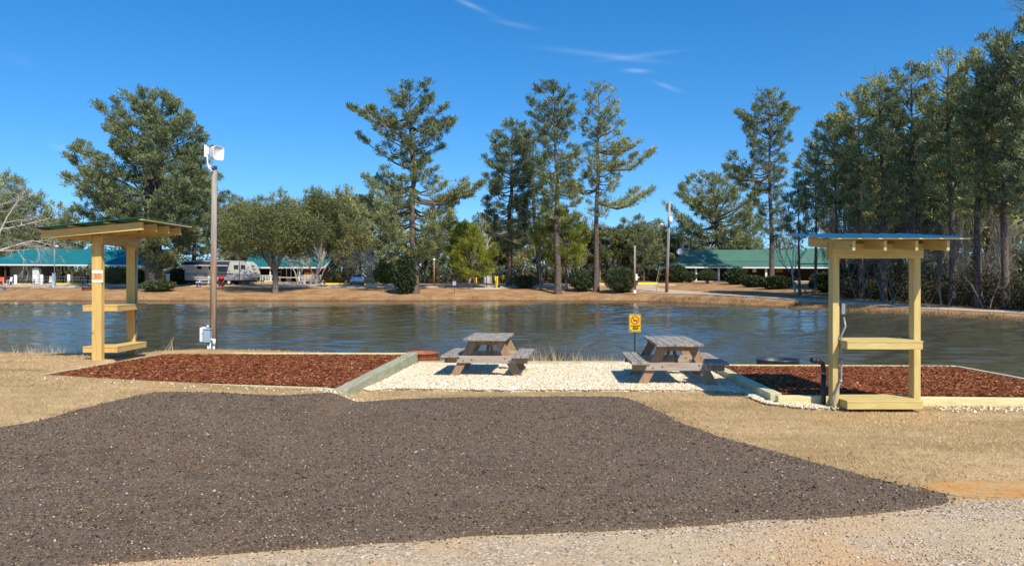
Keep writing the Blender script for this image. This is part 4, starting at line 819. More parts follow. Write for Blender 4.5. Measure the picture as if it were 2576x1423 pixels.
# --- store (middle house)
zg = gz(-32, 113); r = thing('store_house', 'brown wooden house with teal roof, white porch railing and tall gable beside the silver car', 'house', (-33, 117, zg))
L = lambda x, y, z: Vector((x + 33, y - 117, z - zg))
X0, X1 = -39.5, -27.3; prof = [(112, 3.33), (115.2, 4.1), (117, 6.02), (118.8, 4.1), (122, 3.4)]
m = MB(); top = [(a, b) for a, b in prof]; bot = [(a, b - .14) for a, b in prof][::-1]; m.prism(top + bot, lambda u, v, w: L(w, u, v), X0, X1); m.build('roof', TEALR, r)
for i in range(4):
    a, b = prof[i], prof[i + 1]; m = MB(); m.bar(L(X1 + .05, a[0], a[1] - .05), L(X1 + .05, b[0], b[1] - .05), .07, .26); m.build('rake_board', WHITEP, r)
m = MB(); m.bar(L(X0, 111.97, 3.26), L(X1, 111.97, 3.26), .06, .20); m.build('fascia', WHITEP, r)
m = MB(); gw = [(113.6, zg), (120.6, zg), (120.6, 3.55), (118.8, 3.95), (117, 5.85), (115.2, 3.95), (113.6, 3.6)]; m.prism(gw, lambda u, v, w: L(w, u, v), -28.6, -28.3); gwl = m.build('gable_wall', BROWNW, r)
m = MB(); m.box(L(-29.2, 113.0, (zg + 3.3) / 2), (2.1, 1.0, 3.3 - zg)); m.build('corner_wall', BROWNW, r)
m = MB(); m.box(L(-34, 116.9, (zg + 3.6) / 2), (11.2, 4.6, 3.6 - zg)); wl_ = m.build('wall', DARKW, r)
Z0 = zg + .35
m = MB(); m.box(L(-35.0, 113.3, zg + .17), (8.8, 2.6, .34)); m.build('porch_deck', paint('porch_deck', (.40, .32, .2), .8), r)
for k in range(2): m = MB(); m.box(L(-35.6, 111.75 - k * .35, zg + .22 - k * .13), (4.2, .35, .16)); m.build('step', TAN, r)
m = MB(); m.box(L(ax(726.5, 114.5), 114.5, Z0 + 1.05), (.80, .08, 2.1)); dr = m.build('door', WHITEP, wl_); m = MB(); m.box(L(ax(726.5, 114.5), 114.44, Z0 + 1.25), (.5, .04, 1.3)); m.build('door_glass', GLASSD, dr)
for px, w_ in ((779, 1.0), (700, .9)):
    m = MB(); X = ax(px, 114.5); m.box(L(X, 114.55, Z0 + 1.45), (w_, .06, 1.35)); wd = m.build('window', WHITEP, wl_)
dr.parent = r
for ch in [k for k in bpy.data.objects if k.parent == wl_]:
    ch.parent = r
for px in (779, 700):
    X = ax(px, 114.5)
    for zz_ in (Z0 + 1.1, Z0 + 1.78): m = MB(); m.box(L(X, 114.5, zz_), (.78, .05, .56)); m.build('window_pane', GLASSD, r)
for px in (649, 680, 754, 797): m = MB(); m.box(L(ax(px, 112.4), 112.4, (Z0 + 3.25) / 2), (.16, .16, 3.25 - Z0)); m.build('porch_post', WHITEP, r)
def railing(xa, xb, y):
    m = MB(); m.box(L((xa + xb) / 2, y, Z0 + .92), (xb - xa, .07, .07)); m.box(L((xa + xb) / 2, y, Z0 + .12), (xb - xa, .06, .06))
    n = int((xb - xa) / .21)
    for k in range(n + 1): m.box(L(xa + k * (xb - xa) / n, y, Z0 + .5), (.085, .04, .78))
    m.build('railing', WHITEP, r)
railing(ax(652, 112.3), ax(695, 112.3), 112.3); railing(ax(751, 112.3), ax(795, 112.3), 112.3); railing(ax(797, 111.6), ax(814, 111.6), 111.6)
ROCKW = tinted('x_unused', [(0, (1, 1, 1)), (1, (1, 1, 1))]); t = NT('white_rubble', .85, .2); v = t.vor(t.co(), 3.2, 'DISTANCE_TO_EDGE'); t.col(t.mix(t.ramp(v, [(.03, 1.0), (.09, 0.0)]), (.75, .74, .72), (.08, .07, .06))); t.bump(v, .8, .05); RUB = t.m
for xa, xb in ((652, 700), (752, 770), (777, 796), (797, 814)): m = MB(); m.box(L(ax((xa + xb) / 2, 112), 111.85, zg + .18), ((xb - xa) / F * 112, .16, .5)); m.build('stone_skirt', RUB, r)
m = MB(); m.tube([L(-27.9, 121.6, zg), L(-27.9, 121.6, 3.3)], .09, 8); m.build('side_post', WHITEP, r)
# rail fence in front of the store
o = thing('hitching_rail', 'low wooden rail fence in front of the brown house porch', 'fence', (ax(733, 107.5), 107.5, gz(-30, 107.5)))
m = MB(); m.bar((-4.1, 0, 1.0), (2.9, 0, .95), .1, .13); m.build('rail', paint('pale_rail', (.50, .42, .34), .8), o)
for xx_ in (-3.9, -1.6, 2.75): m = MB(); m.box((xx_, .02, .5), (.16, .16, 1.3)); m.build('post', paint('rail_post', (.30, .22, .16), .8), o)
# dark pickup or cart behind trailer nose
# --- silver car
xc, yc = ax(896, 105.2), 105.2; zg = gz(xc, yc) + .03
r = thing('silver_car', 'silver saloon car seen from behind, parked by the yellow curbs', 'car', (xc, yc + 1.9, zg), math.radians(1.5))
SIL = paint('silver_paint', (.60, .62, .65), .3, .03, 1, .15, .5)
def loft(rings): # list of rings of equal size
    n = len(rings[0]); vs = [p for q in rings for p in q]; fs = [(i * n + k, i * n + (k + 1) % n, (i + 1) * n + (k + 1) % n, (i + 1) * n + k) for i in range(len(rings) - 1) for k in range(n)]
    return vs, fs + [tuple(range(n))[::-1], tuple((len(rings) - 1) * n + k for k in range(n))]
def cs(y, hw, zb, zt, rnd=.12, k=1.0): return [(-hw * .94, y, zb), (-hw, y, zb + .18), (-hw, y, zt - rnd), (-hw * .93 * k, y, zt - .02), (-hw * .6 * k, y, zt), (hw * .6 * k, y, zt), (hw * .93 * k, y, zt - .02), (hw, y, zt - rnd), (hw, y, zb + .18), (hw * .94, y, zb)]
m = MB(); vs, fs = loft([cs(-2.30, .78, .32, .80), cs(-2.22, .86, .24, 1.0), cs(-1.5, .90, .20, 1.04), cs(0, .91, .18, .98), cs(1.3, .90, .2, .92), cs(2.0, .84, .24, .78), cs(2.3, .7, .32, .62)]); m.add(vs, fs); body = m.build('body', SIL, r, True)
def gh(y, hw, zt, zb=.95): return [(-hw * 1.12, y, zb), (-hw, y, zt - .08), (-hw * .85, y, zt), (hw * .85, y, zt), (hw, y, zt - .08), (hw * 1.12, y, zb)]
m = MB(); vs, fs = loft([gh(-1.75, .70, 1.05), gh(-1.0, .62, 1.42), gh(0, .62, 1.47), gh(.5, .62, 1.43), gh(1.25, .72, 1.0)]); m.add(vs, fs); m.build('cabin', SIL, r, True)
m = MB(); m.add([(-.62, -1.70, 1.10), (.62, -1.70, 1.10), (.52, -1.06, 1.40), (-.52, -1.06, 1.40)], [(0, 1, 2, 3)]); m.build('rear_window', GLASSD, r)
for s in (-1, 1):
    m = MB(); m.add([(s * .775, -1.35, 1.05), (s * .775, .95, 1.02), (s * .66, .45, 1.38), (s * .655, -.85, 1.38)], [(0, 1, 2, 3)]); m.build('side_window', GLASSD, r)
    m = MB(); m.box((s * .70, -2.27, .86), (.34, .08, .17)); m.build('tail_light', paint('tail_red', (.50, .01, .02), .25), r, bevel=.02)
    m = MB(); m.box((s * .98, .62, 1.02), (.18, .12, .14)); m.build('mirror', WHITEP if s > 0 else SIL, r, bevel=.03)
    for yy in (-1.35, 1.4):
        m = MB(); m.tube([(s * .72, yy, .32), (s * .93, yy, .32)], .33, 20); wh = m.build('wheel', BLACKM, r); m = MB(); m.tube([(s * .935, yy, .32), (s * .945, yy, .32)], .21, 12); m.build('rim', GALV, wh)
m = MB(); m.box((0, -2.33, .66), (.42, .02, .14)); m.build('plate', WHITEP, r); m = MB(); m.box((0, -2.28, .36), (1.4, .06, .16)); m.build('bumper', paint('bumper_dark', (.08, .085, .09), .5), r, bevel=.02)

# --- lodge on the right
zg = gz(36, 116); r = thing('lodge_house', 'long dark lodge with green metal roof, stone chimney and white porch posts', 'house', (37, 118, zg))
L = lambda x, y, z: Vector((x - 37, y - 118, z - zg))
E0 = L(23.1, 113.7, 3.40); E1 = L(50.5, 113.7, 3.36); B0 = L(25.3, 117, 4.28); B1 = L(50.0, 117, 4.28); T0 = L(27.3, 120, 6.05); T1 = L(48, 120, 6.05); BB0 = L(25.3, 123, 4.28); BB1 = L(50, 123, 4.28); EE0 = L(23.1, 126.3, 3.4); EE1 = L(50.5, 126.3, 3.4)
slab('lower_roof', [(E0, E1, B1, B0), (E1, EE1, BB1, B1), (EE0, E0, B0, BB0)], GREENR, r, .08)
up = Vector((0, 0, .10)); slab('upper_roof', [(B0 + up, B1 + up, T1 + up, T0 + up), (BB0 + up, B0 + up, T0 + up), (T0 + up, T1 + up, BB1 + up, BB0 + up), (B1 + up, BB1 + up, T1 + up)], GREENR, r, .08)
slab('cross_roof', [(L(42.6, 115.2, 4.0), L(54.8, 115.2, 4.0), L(48.6, 118.5, 6.3), L(45.4, 118.5, 6.3)), (L(54.8, 115.2, 4.0), L(54.8, 124, 4.0), L(48.6, 118.5, 6.3)), (L(42.6, 121, 4.0), L(42.6, 115.2, 4.0), L(45.4, 118.5, 6.3))], GREENR, r, .06)
slab('end_roof', [(L(50.5, 113.7, 3.36), L(58, 113.7, 3.3), L(58, 117, 4.2), L(50, 117, 4.28))], GREENR, r, .08)
m = MB(); m.bar(E0 + Vector((0, -.03, -.08)), L(58, 113.67, 3.24), .05, .17); m.build('fascia', WHITEP, r)
m = MB(); m.bar(E0 + Vector((-.03, 0, -.08)), EE0 + Vector((-.03, 0, -.08)), .05, .17); m.build('side_fascia', WHITEP, r)
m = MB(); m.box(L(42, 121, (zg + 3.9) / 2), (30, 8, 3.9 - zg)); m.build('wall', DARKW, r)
for px in (1686, 1750.5, 1808, 1867, 1927, 2053, 2120): m = MB(); m.box(L(ax(px, 114.3), 114.3, (zg + 3.3) / 2), (.26, .26, 3.3 - zg)); m.build('porch_post', WHITEP, r)
m = MB(); m.box(L(40, 115.5, zg + .06), (34, 3.6, .16)); m.build('porch_floor', CONC, r)
m = MB(); m.box(L(ax(1722, 121), 121, 5.6), (1.3, 1.2, 2.9)); ch = m.build('chimney', STONE, r); m = MB(); m.box(L(ax(1722, 121), 121, 7.12), (1.45, 1.35, .12)); m.build('chimney_cap', CONC, ch); m = MB(); m.box(L(ax(1724, 121), 120.38, 6.65), (.55, .06, .42)); m.build('flue_opening', BLACKM, ch)
for px, w_, h_, zc_, mt in ((1694, .5, 1.3, 1.5, GLASSD), (1842, .45, .6, 1.45, paint('teal_sign', (.05, .25, .22))), (1878, .45, .65, 1.5, paint('ochre_sign', (.42, .20, .03))), (1898, .6, .7, 1.6, WHITEP), (1960, 1.1, .7, 1.55, paint('ochre_board', (.35, .17, .03))), (1740, .4, .8, 1.6, GLASSD), (1785, .5, .5, 1.9, paint('brown_sign', (.25, .10, .03)))):
    m = MB(); m.box(L(ax(px, 116.9), 116.94, zg + zc_ + .2), (w_, .06, h_)); m.build('porch_board', mt, r)
o = thing('satellite_dish', 'white satellite dish mounted on the end of the green lodge roof', 'satellite dish', (ax(1708, 120), 119.6, EYE + (HY - 640) / F * 120))
m = MB(); dd = Vector((-.35, -.9, .25)).normalized(); s1 = dd.cross(Vector((0, 0, 1))).normalized(); u1 = s1.cross(dd); c0 = Vector((0, 0, .45)); vs = [c0 - dd * .12]
for rr_, dp in ((.25, -.08), (.48, .0)): vs += [c0 + dd * dp + (s1 * math.cos(k * math.pi / 9) + u1 * math.sin(k * math.pi / 9)) * rr_ for k in range(18)]
m.add(vs, [(0, 1 + k, 1 + (k + 1) % 18) for k in range(18)] + [(1 + k, 19 + k, 19 + (k + 1) % 18, 1 + (k + 1) % 18) for k in range(18)]); m.build('dish', WHITEP, o, True)
m = MB(); m.tube([(0, .1, -.6), (0, .08, .3), c0 - dd * .1], .04, 6); m.build('mast', GALV, o)

# --- utility poles
def wire_pole(): pass
yb = 88.5; xb = ax(1676.5, yb); zb_ = gz(xb, yb); tp = at(1684.5, 507, yb)
r = thing('utility_pole', 'tall leaning utility pole with white transformer, left of the green lodge', 'utility pole', (xb, yb, zb_))
t = NT('pale_pole', .9, .15); s_ = t.n('SeparateXYZ'); t.l(t.co(), s_.inputs[0]); n = t.noise(t.co((6, 6, .4)), 2, 5); c = t.ramp(t.math('MULTIPLY', s_.outputs[2], .1), [(.0, (.34, .14, .04)), (.20, (.38, .19, .08)), (.34, (.40, .36, .31)), (1, (.44, .42, .39))]); t.col(t.mix(t.ramp(n, [(.35, 0.0), (.7, .35)]), c, (.2, .16, .13))); PPOLE = t.m
top = tp - Vector((xb, yb, zb_)); m = MB(); m.tube([(0, 0, -.2), tuple(top * .5), tuple(top)], [.19, .16, .125], 14); m.build('pole', PPOLE, r, True)
h1 = lambda py: (EYE + (HY - py) / F * yb - zb_); ax1 = lambda z: top * (z / top.z)
p1 = ax1(h1(562)); m = MB(); m.tube([p1 + Vector((.12, -.34, -.05)), p1 + Vector((.12, -.34, .68))], .22, 16); m.lathe(p1 + Vector((.12, -.34, .68)), [(.24, 0), (.22, .06), (.001, .1)], 16); tr = m.build('transformer', WHITEP, r, True)
for a in (-.1, .1): m = MB(); m.tube([p1 + Vector((.12 + a, -.34, .75)), p1 + Vector((.12 + a, -.34, .98))], .03, 8); m.build('bushing', PPOLE, tr)
p2 = ax1(h1(565)); m = MB(); m.tube([p2, p2 + Vector((-.75, -.1, .08))], .03, 6); m.build('lamp_arm', GALV, r); m = MB(); m.lathe(p2 + Vector((-.85, -.1, -.25)), [(.001, 0), (.14, .05), (.17, .2), (.26, .24), (.1, .38), (.001, .4)], 12); m.build('lamp_head', WHITEP, r, True)
m = MB(); m.tube([ax1(1) + Vector((0, -.2, 0)), ax1(h1(560)) + Vector((0, -.18, 0))], .02, 5); m.build('ground_wire', GALV, r)
# guy wires of the tall pole: yellow guards
for k, (a_, lb) in enumerate(((0, 'left of the two slanting guy wires with a yellow guard beside the tall pole'), (.35, 'right of the two slanting guy wires with a yellow guard beside the tall pole'))):
    b0 = Vector((ax(1645, 90) + a_ * .9, 90 + a_, 0)); b0.z = gz(b0.x, b0.y); tp2 = Vector((xb, yb, zb_)) + ax1(h1(570)); o = thing('guy_wire', lb, 'guy wire', b0, 0, 'guy wires of the tall utility pole')
    d = tp2 - b0; m = MB(); m.tube([(0, 0, -.1), tuple(d)], .008, 5); m.build('wire', GALV, o); 
    g1 = Vector((ax(1666, 89.5) - b0.x + a_ * .3, -.4, EYE + (HY - 669) / F * 89.5 - b0.z)) ; g1 = d * (g1.z / d.z); m = MB(); m.tube([(0, -.02, 0), tuple(g1 + Vector((0, -.02, 0)))], .028, 6); m.build('guard', paint('faded_yellow', (.62, .55, .18), .6), o)
# thinner service pole with white boxes
yb2 = 88.8; xb2 = ax(1596.5, yb2); zb2 = gz(xb2, yb2); r = thing('service_pole', 'slim grey service pole with white boxes right of the larger round shrub', 'utility pole', (xb2, yb2, zb2)); H2 = EYE + (HY - 618) / F * yb2 - zb2
m = MB(); m.tube([(0, 0, -.2), (.02, 0, H2)], [.11, .09], 10); m.build('pole', PPOLE, r, True); m = MB(); m.tube([(.12, -.1, .3), (.12, -.1, H2 - .2), (.2, -.1, H2 + .05), (.28, -.12, H2 - .05)], .035, 6); m.build('conduit', GALV, r, True)
m = MB(); m.box((.18, -.16, 2.0), (.24, .14, .75)); m.build('meter_box', WHITEP, r, bevel=.02); m = MB(); m.box((.40, -.16, 2.0), (.2, .14, .12)); m.build('switch_box', WHITEP, r, bevel=.02); m = MB(); m.box((.0, -.16, .35), (.30, .14, .42)); m.build('lower_box', WHITEP, r, bevel=.02)
# ball lamp post
x, y = ax(1092, 108), 108; o = thing('ball_lamp_post', 'grey post with a white ball lamp between the pines left of the propane tank', 'lamp post', (x, y, gz(x, y))); hL = EYE + (HY - 656) / F * y - gz(x, y)
m = MB(); m.tube([(0, 0, -.2), (0, 0, hL)], [.10, .08], 10); m.build('post', PPOLE, o, True); m = MB(); m.ball((0, 0, hL + .16), .2); m.build('globe', WHITEP, o, True)
# dump station, propane cabinet, posts
x, y = ax(1227, 104), 104; o = thing('propane_tank', 'upright white tank with domed cap under the yellow green pine', 'tank', (x, y, gz(x, y)))
m = MB(); m.lathe((-.15, 0, .15), [(.001, 0), (.42, .04), (.45, .2), (.45, 1.15), (.40, 1.3), (.16, 1.46), (.10, 1.5)], 18); m.build('tank', paint('streaked_white', (.50, .50, .47), .6, .35, 2), o, True); m = MB(); m.ball((-.12, 0, 1.70), (.14, .14, .16)); m.build('valve_cap', WHITEP, o, True); m = MB(); m.box((.42, 0, .75), (.34, .3, 1.2)); m.build('cabinet', paint('grey_cabinet', (.32, .33, .33), .6), o, bevel=.03)
for px, lb in ((1205, 'yellow bollard left of the small pine trunk'), (1224, 'yellow bollard between the small pine and the white tank'), ):
    bollard(ax(px - (7 if px == 1205 else 0), 105.6), 105.6, lb, 1.05, .085, YEL, 'yellow bollards by the white tank')
o = thing('yellow_marker', 'wide yellow double marker beside the black post', 'marker', (ax(1250, 100.5), 100.5, gz(ax(1250, 100.5), 100.5)))
for k, dx_ in enumerate((-.18, .06)): m = MB(); m.box((dx_, 0, .75), (.2, .12, 1.5)); m.build('board', YEL, o, bevel=.02)
o = thing('black_post', 'black square post in front of the yellow double marker', 'post', (ax(1252.5, 99.5) + .12, 99.5, gz(ax(1253, 99.5), 99.5))); m = MB(); m.box((0, 0, .98), (.14, .14, 2.1)); m.build('post', BLACKM, o); m = MB(); m.box((0, 0, .2), (.36, .3, .5)); m.build('base', BLACKM, o, bevel=.03); m = MB(); m.box((.02, -.1, 1.15), (.26, .12, .35)); m.build('box', BLACKM, o, bevel=.02)
o = thing('yellow_box_post', 'bright yellow box on a thin post right of the black post', 'box', (ax(1266, 103), 103, gz(ax(1266, 103), 103))); m = MB(); m.tube([(0, 0, -.1), (0, 0, .9)], .035, 6); m.build('post', BLACKM, o); m = MB(); m.box((0, 0, 1.1), (.42, .25, .58)); m.build('box', YEL, o, bevel=.06)
o = thing('sign_post', 'thin dark post with a small sloping sign in front of the white tank', 'sign', (ax(1224, 101.5), 101.5, gz(ax(1224, 101.5), 101.5))); m = MB(); m.box((0, 0, .7), (.09, .09, 1.7)); m.build('post', BLACKM, o); m = MB(); m.box((-.02, -.02, 1.62), (.7, .3, .04), Matrix.Rotation(.2, 3, 'X')); m.build('sign_board', paint('weathered_board', (.45, .43, .40)), o)
yq = 93; o = thing('notice_sign', 'small grey notice on a thin post on the far bank right of the tall pine', 'sign', (ax(1143, yq), yq, gz(ax(1143, yq), yq))); m = MB(); m.box((0, 0, .7), (.05, .05, 1.7)); m.build('post', BLACKM, o); m = MB(); m.box((0, -.04, 1.33), (.42, .03, .5)); m.build('sign_board', paint('grey_notice', (.35, .38, .42)), o)
o = thing('concrete_stop', 'long pale concrete block on the bank below the white tank', 'parking curb', (ax(1221, 98.6), 98.6, gz(ax(1221, 98.6), 98.6))); m = MB(); m.box((0, 0, .08), (3.8, .25, .22)); m.build('block', CONC, o, bevel=.02)
# ------------------------------------------------------------------ trees
t = NT('pine_bark', .95, .1); n = t.noise(t.co((9, 9, 2.2)), 1.2, 6, .65); v = t.vor(t.co((5, 5, 1.6)), 1.4, 'DISTANCE_TO_EDGE')
t.col(t.mix(t.ramp(v, [(.02, .8), (.10, 0.0)]), t.ramp(n, [(.3, (.085, .062, .05)), (.55, (.19, .145, .115)), (.75, (.30, .235, .19))]), (.03, .022, .018))); t.bump(n, 1, .04); BARK = t.m
t = NT('grey_bark', .95, .1); n = t.noise(t.co((6, 6, 3)), 1.5, 5); t.col(t.ramp(n, [(.3, (.10, .085, .07)), (.5, (.20, .17, .14)), (.75, (.34, .30, .26))])); BARKG = t.m
t = NT('pale_bark', .95, .1); n = t.noise(t.co((6, 6, 3)), 1.5, 5); t.col(t.ramp(n, [(.3, (.30, .26, .22)), (.5, (.48, .43, .37)), (.75, (.62, .57, .50))])); BARKP = t.m
PINE_G = wleaf('pine_needles', [(0, (.025, .042, .020)), (.3, (.12, .155, .070)), (.58, (.36, .38, .16)), (.8, (.56, .54, .18)), (1, (.66, .58, .12))], .22, .5)
PINE_D = wleaf('dark_pine_needles', [(0, (.020, .036, .020)), (.35, (.105, .145, .070)), (.68, (.30, .33, .15)), (1, (.52, .49, .17))], .2, .5)
PINE_Y = wleaf('yellow_pine_needles', [(0, (.06, .10, .02)), (.3, (.15, .21, .035)), (.65, (.31, .34, .05)), (.88, (.46, .42, .05)), (1, (.56, .44, .06))], .3, .55)
OAK = wleaf('oak_leaves', [(0, (.045, .060, .022)), (.35, (.12, .14, .048)), (.65, (.22, .225, .075)), (.85, (.34, .29, .11)), (1, (.44, .33, .14))], .28, .45)
SHRUB = wleaf('shrub_leaves', [(0, (.02, .038, .016)), (.5, (.065, .092, .036)), (.85, (.14, .16, .06)), (1, (.23, .22, .09))], .2, .4)
def tubes_np(segs, n=4):      # list of (pts list, radii) -> V, F quickly
    m = MB()
    for p, r_ in segs: m.tube(p, r_, n, cap=False)
    return m
def tufts(P, D, size, nb, rng, tint, wid=.105, up=.62, spread=.62):
    N = len(P); P = np.repeat(P, nb, 0); D = np.repeat(D, nb, 0); ti = np.repeat(tint, nb)
    d = D * .55 + rng.normal(0, spread, (N * nb, 3)) * .6 + np.array([0, 0, up]); d /= np.linalg.norm(d, axis=1)[:, None]
    s = np.cross(d, rng.normal(0, 1, (N * nb, 3))); s /= np.linalg.norm(s, axis=1)[:, None] + 1e-9
    L = size * rng.uniform(.6, 1.25, N * nb)[:, None]; w = L * wid
    st = P + rng.normal(0, size * .22, (N * nb, 3))
    V = np.stack([st - s * w * .35, st + d * L * .75 + s * w, st + d * L - s * w * .4], 1).reshape(-1, 3)
    ti = np.clip(ti + rng.normal(0, .17, N * nb), 0, 1); return V, np.repeat(ti, 3)
def finish_tree(root, segs, Vs, Ts, lm, bm_, big=6):
    m = MB()
    for k, (p, r_) in enumerate(segs): m.tube(p, r_, 10 if k == 0 else (5 if r_[0] > .05 else 3), cap=False)
    tr = m.build('trunk', bm_, root, True)
    if Vs:
        V = np.concatenate(Vs); T_ = np.concatenate(Ts); npmesh('crown', V, np.arange(len(V)).reshape(-1, 3), lm, root, T_)
def pine(name, label, loc, H, prof, seed, mat=PINE_G, r0=.28, dens=1.0, tsize=.42, nb=9, lean=0, zbias=0, group=None, bark=None, cat='pine tree', step=.55, twist=0, flat=.22, lowsp=1.0, limbs=(), tb=0.0, root=None, stems=1):
    """prof: list of (z, left extent, right extent); gaps in the crown are low extents"""
    rg = random.Random(seed); rng = np.random.default_rng(seed)
    root = root or thing(name, label, cat, loc, rg.uniform(0, 0), group)
    zs = [p[0] for p in prof]; Ls = [p[1] for p in prof]; Rs = [p[2] for p in prof]; zc = zs[0]
    sway = [(rg.uniform(-.25, .25) * r0 * 2, rg.uniform(-.25, .25) * r0 * 2) for _ in range(8)]
    def axis(z):
        f = max(0, min(1, z / H)); k = f * 7; i = min(6, int(k)); u = k - i; w = min(1, f * 4)
        return Vector(((sway[i][0] * (1 - u) + sway[i + 1][0] * u) * w + lean * f, (sway[i][1] * (1 - u) + sway[i + 1][1] * u) * w, z))
    segs = [([Vector((0, 0, -.4)), Vector((0, 0, .25))] + [axis(H * k / 9) for k in range(1, 10)], [r0 * 1.5, r0 * 1.15] + [max(.03, r0 * (1 - .92 * (k / 9) ** 1.2)) for k in range(1, 10)])]
    for s_ in range(1, stems):
        ox, oy = rg.uniform(-.9, .9), rg.uniform(-.7, .7); hh_ = H * rg.uniform(.6, .85)
        segs.append(([Vector((ox, oy, -.4)), Vector((ox * 1.2, oy, 1.2)), Vector((ox * 1.6, oy, hh_ * .4)), Vector((ox * 2.4, oy * 1.5, hh_))], [r0 * .95, r0 * .75, r0 * .6, .06]))
    TP, TD, TT = [], [], []
    z = zc; ang = rg.uniform(0, 6)
    def branch(zt, az, L_, slope, thin=1.0, dn=1.0, tintb=0):
        d = Vector((math.cos(az), math.sin(az), 0)); z0 = max(.5, zt - L_ * slope * .7); st = axis(z0); bend = rg.uniform(-.12, .12) * L_; sd = Vector((-d.y, d.x, 0))
        pts = []
        for k in range(6):
            u = k / 5; pts.append(st + d * L_ * u + Vector((0, 0, L_ * (slope * u + .16 * u * u - .16 * math.sin(u * 3.14) * (1 if slope < .3 else .3)))) + sd * bend * math.sin(u * 3.14) + Vector((rg.uniform(-1, 1), rg.uniform(-1, 1), rg.uniform(-1, 1))) * .035 * L_ * (k > 0))
        rb = (.022 + .021 * L_) * thin; segs.append((pts, [rb, rb * .8, rb * .62, rb * .45, rb * .3, .012]))
        nt_ = max(2, int(L_ * 2.7 * dens * dn))
        for q in range(nt_):
            u = 1 - rg.random() ** 1.35 * .60; k = min(4, int(u * 5)); p = pts[k].lerp(pts[k + 1], u * 5 - k)
            sp = flat * L_ * math.sin(min(1, (1.15 - u) * 1.5) * 1.57) + .15; off = sd * rg.uniform(-1, 1) * sp + d * rg.uniform(-.1, .25) * sp + Vector((0, 0, rg.uniform(-.05, .30) * (.3 + sp * .35)))
            tp = p + off
            if rg.random() < .33: segs.append(([p - d * .2 * sp, p + off * .5 + Vector((0, 0, .03)), tp], [.016, .012, .007]))
            for c_ in range(rg.choice((3, 4, 5))):
                TP.append(tuple(tp + Vector((rg.gauss(0, .19), rg.gauss(0, .19), rg.gauss(0, .10))) * (tsize / .42))); TD.append(tuple((off.normalized() * .5 + d * .5))); TT.append(.45 + tb + tintb + rg.uniform(-.16, .16) - zbias * (tp.z - zc) / (H - zc))
    while z < H - .25:
        f = (z - zc) / (H - zc); lext = np.interp(z, zs, Ls); rext = np.interp(z, zs, Rs); nbk = 3 if f < .8 else 2
        for b in range(nbk):
            ang += 2.4 + rg.uniform(-.5, .5); c_ = math.cos(ang); side = rext if c_ > 0 else lext; dep = (lext + rext) * .42
            L_ = (side * abs(c_) ** 1.2 + dep * (1 - abs(c_) ** 1.2)) * rg.uniform(.62, 1.06)
            if L_ < .35: continue
            branch(z + rg.uniform(-.2, .2), ang, L_, (-.05 + .85 * f ** 1.4) * lowsp + rg.uniform(-.08, .12))
        z += step * 1.22 * rg.uniform(.7, 1.4) * (1 - .35 * f)
    for (zl_, L_, sg, dn) in limbs:       # named limbs: height, length, +1 right / -1 left
        branch(zl_, 0 if sg > 0 else math.pi, L_, rg.uniform(.0, .12), 1.6, dn); branch(zl_ + .2, .35 if sg > 0 else math.pi - .35, L_ * .8, .08, 1.2, dn)
    tp = axis(H)
    for k in range(int(14 * dens)): TP.append(tuple(tp + Vector((rg.gauss(0, .22), rg.gauss(0, .22), rg.uniform(-1.1, .15))))); TD.append((0, 0, 1)); TT.append(.4 + tb - zbias)
    V, T_ = tufts(np.array(TP), np.array(TD), tsize * 1.05, nb + 1, rng, np.array(TT)); finish_tree(root, segs, [V], [T_], mat, bark or BARK); return root
def hero(name, label, bx_, Y, top, prof, seed, grow=1.0, **kw):       # profile given in picture rows, stored as metres at distance Y
    X = ax(bx_, Y); zg = gz(X, Y); base = (X, Y, zg); H = EYE + (HY - top[1]) / F * Y - zg; lean = ax(top[0], Y) - X
    pr = []
    for (py, l_, r_) in sorted(prof, key=lambda q: -q[0]):
        z = EYE + (HY - py) / F * Y - zg; axx = X + lean * max(0, min(1, z / H)); pr.append((z, max(.2, (axx - ax(l_, Y))) * grow, max(.2, (ax(r_, Y) - axx)) * grow))
    return pine(name, label, base, H, pr, seed, lean=lean, **kw)
gM = None
hero('pine_tree', 'huge dense bushy pine with several stems above the numbered shelter', 388, 97, (412, 235), [(690, 380, 400), (650, 330, 450), (610, 250, 520), (560, 190, 545), (500, 165, 560), (450, 185, 545), (400, 220, 520), (350, 250, 505), (310, 285, 480), (280, 300, 465), (255, 350, 445), (237, 400, 420)], 101, mat=PINE_D, r0=.62, dens=1.75, tsize=.5, nb=9, step=.46, stems=5, flat=.3, tb=.06)
hero('pine_tree', 'dark pine with a bare lower trunk behind the camping trailer', 484, 112, (500, 430), [(640, 440, 530), (610, 425, 545), (560, 420, 560), (500, 430, 565), (460, 450, 550), (432, 490, 510)], 102, mat=PINE_D, r0=.36, dens=1.3, tsize=.5)
hero('pine_tree', 'tall pine with wide open crown and long limbs beside the dark bush', 1044, 93.5, (1034, 210), [(655, 1030, 1075), (620, 975, 1110), (590, 930, 1140), (560, 900, 1165), (520, 910, 1200), (480, 905, 1195), (450, 930, 1150), (425, 990, 1080), (405, 985, 1080), (385, 900, 1140), (350, 895, 1142), (310, 900, 1140), (295, 925, 1135), (275, 965, 1110), (250, 975, 1105), (230, 985, 1095), (212, 1015, 1055)], 103, r0=.48, dens=1.45, tsize=.42, step=.62, limbs=((EYE + 408 / F * 93.5, 7.2, -1, 1.6), (EYE + 385 / F * 93.5, 5.6, 1, 1.4), (EYE + 215 / F * 93.5, 8.4, 1, 2.0), (EYE + 180 / F * 93.5, 8.6, -1, 1.8), (EYE + 235 / F * 93.5, 6.0, -1, 1.5)), zbias=.30, tb=.12)
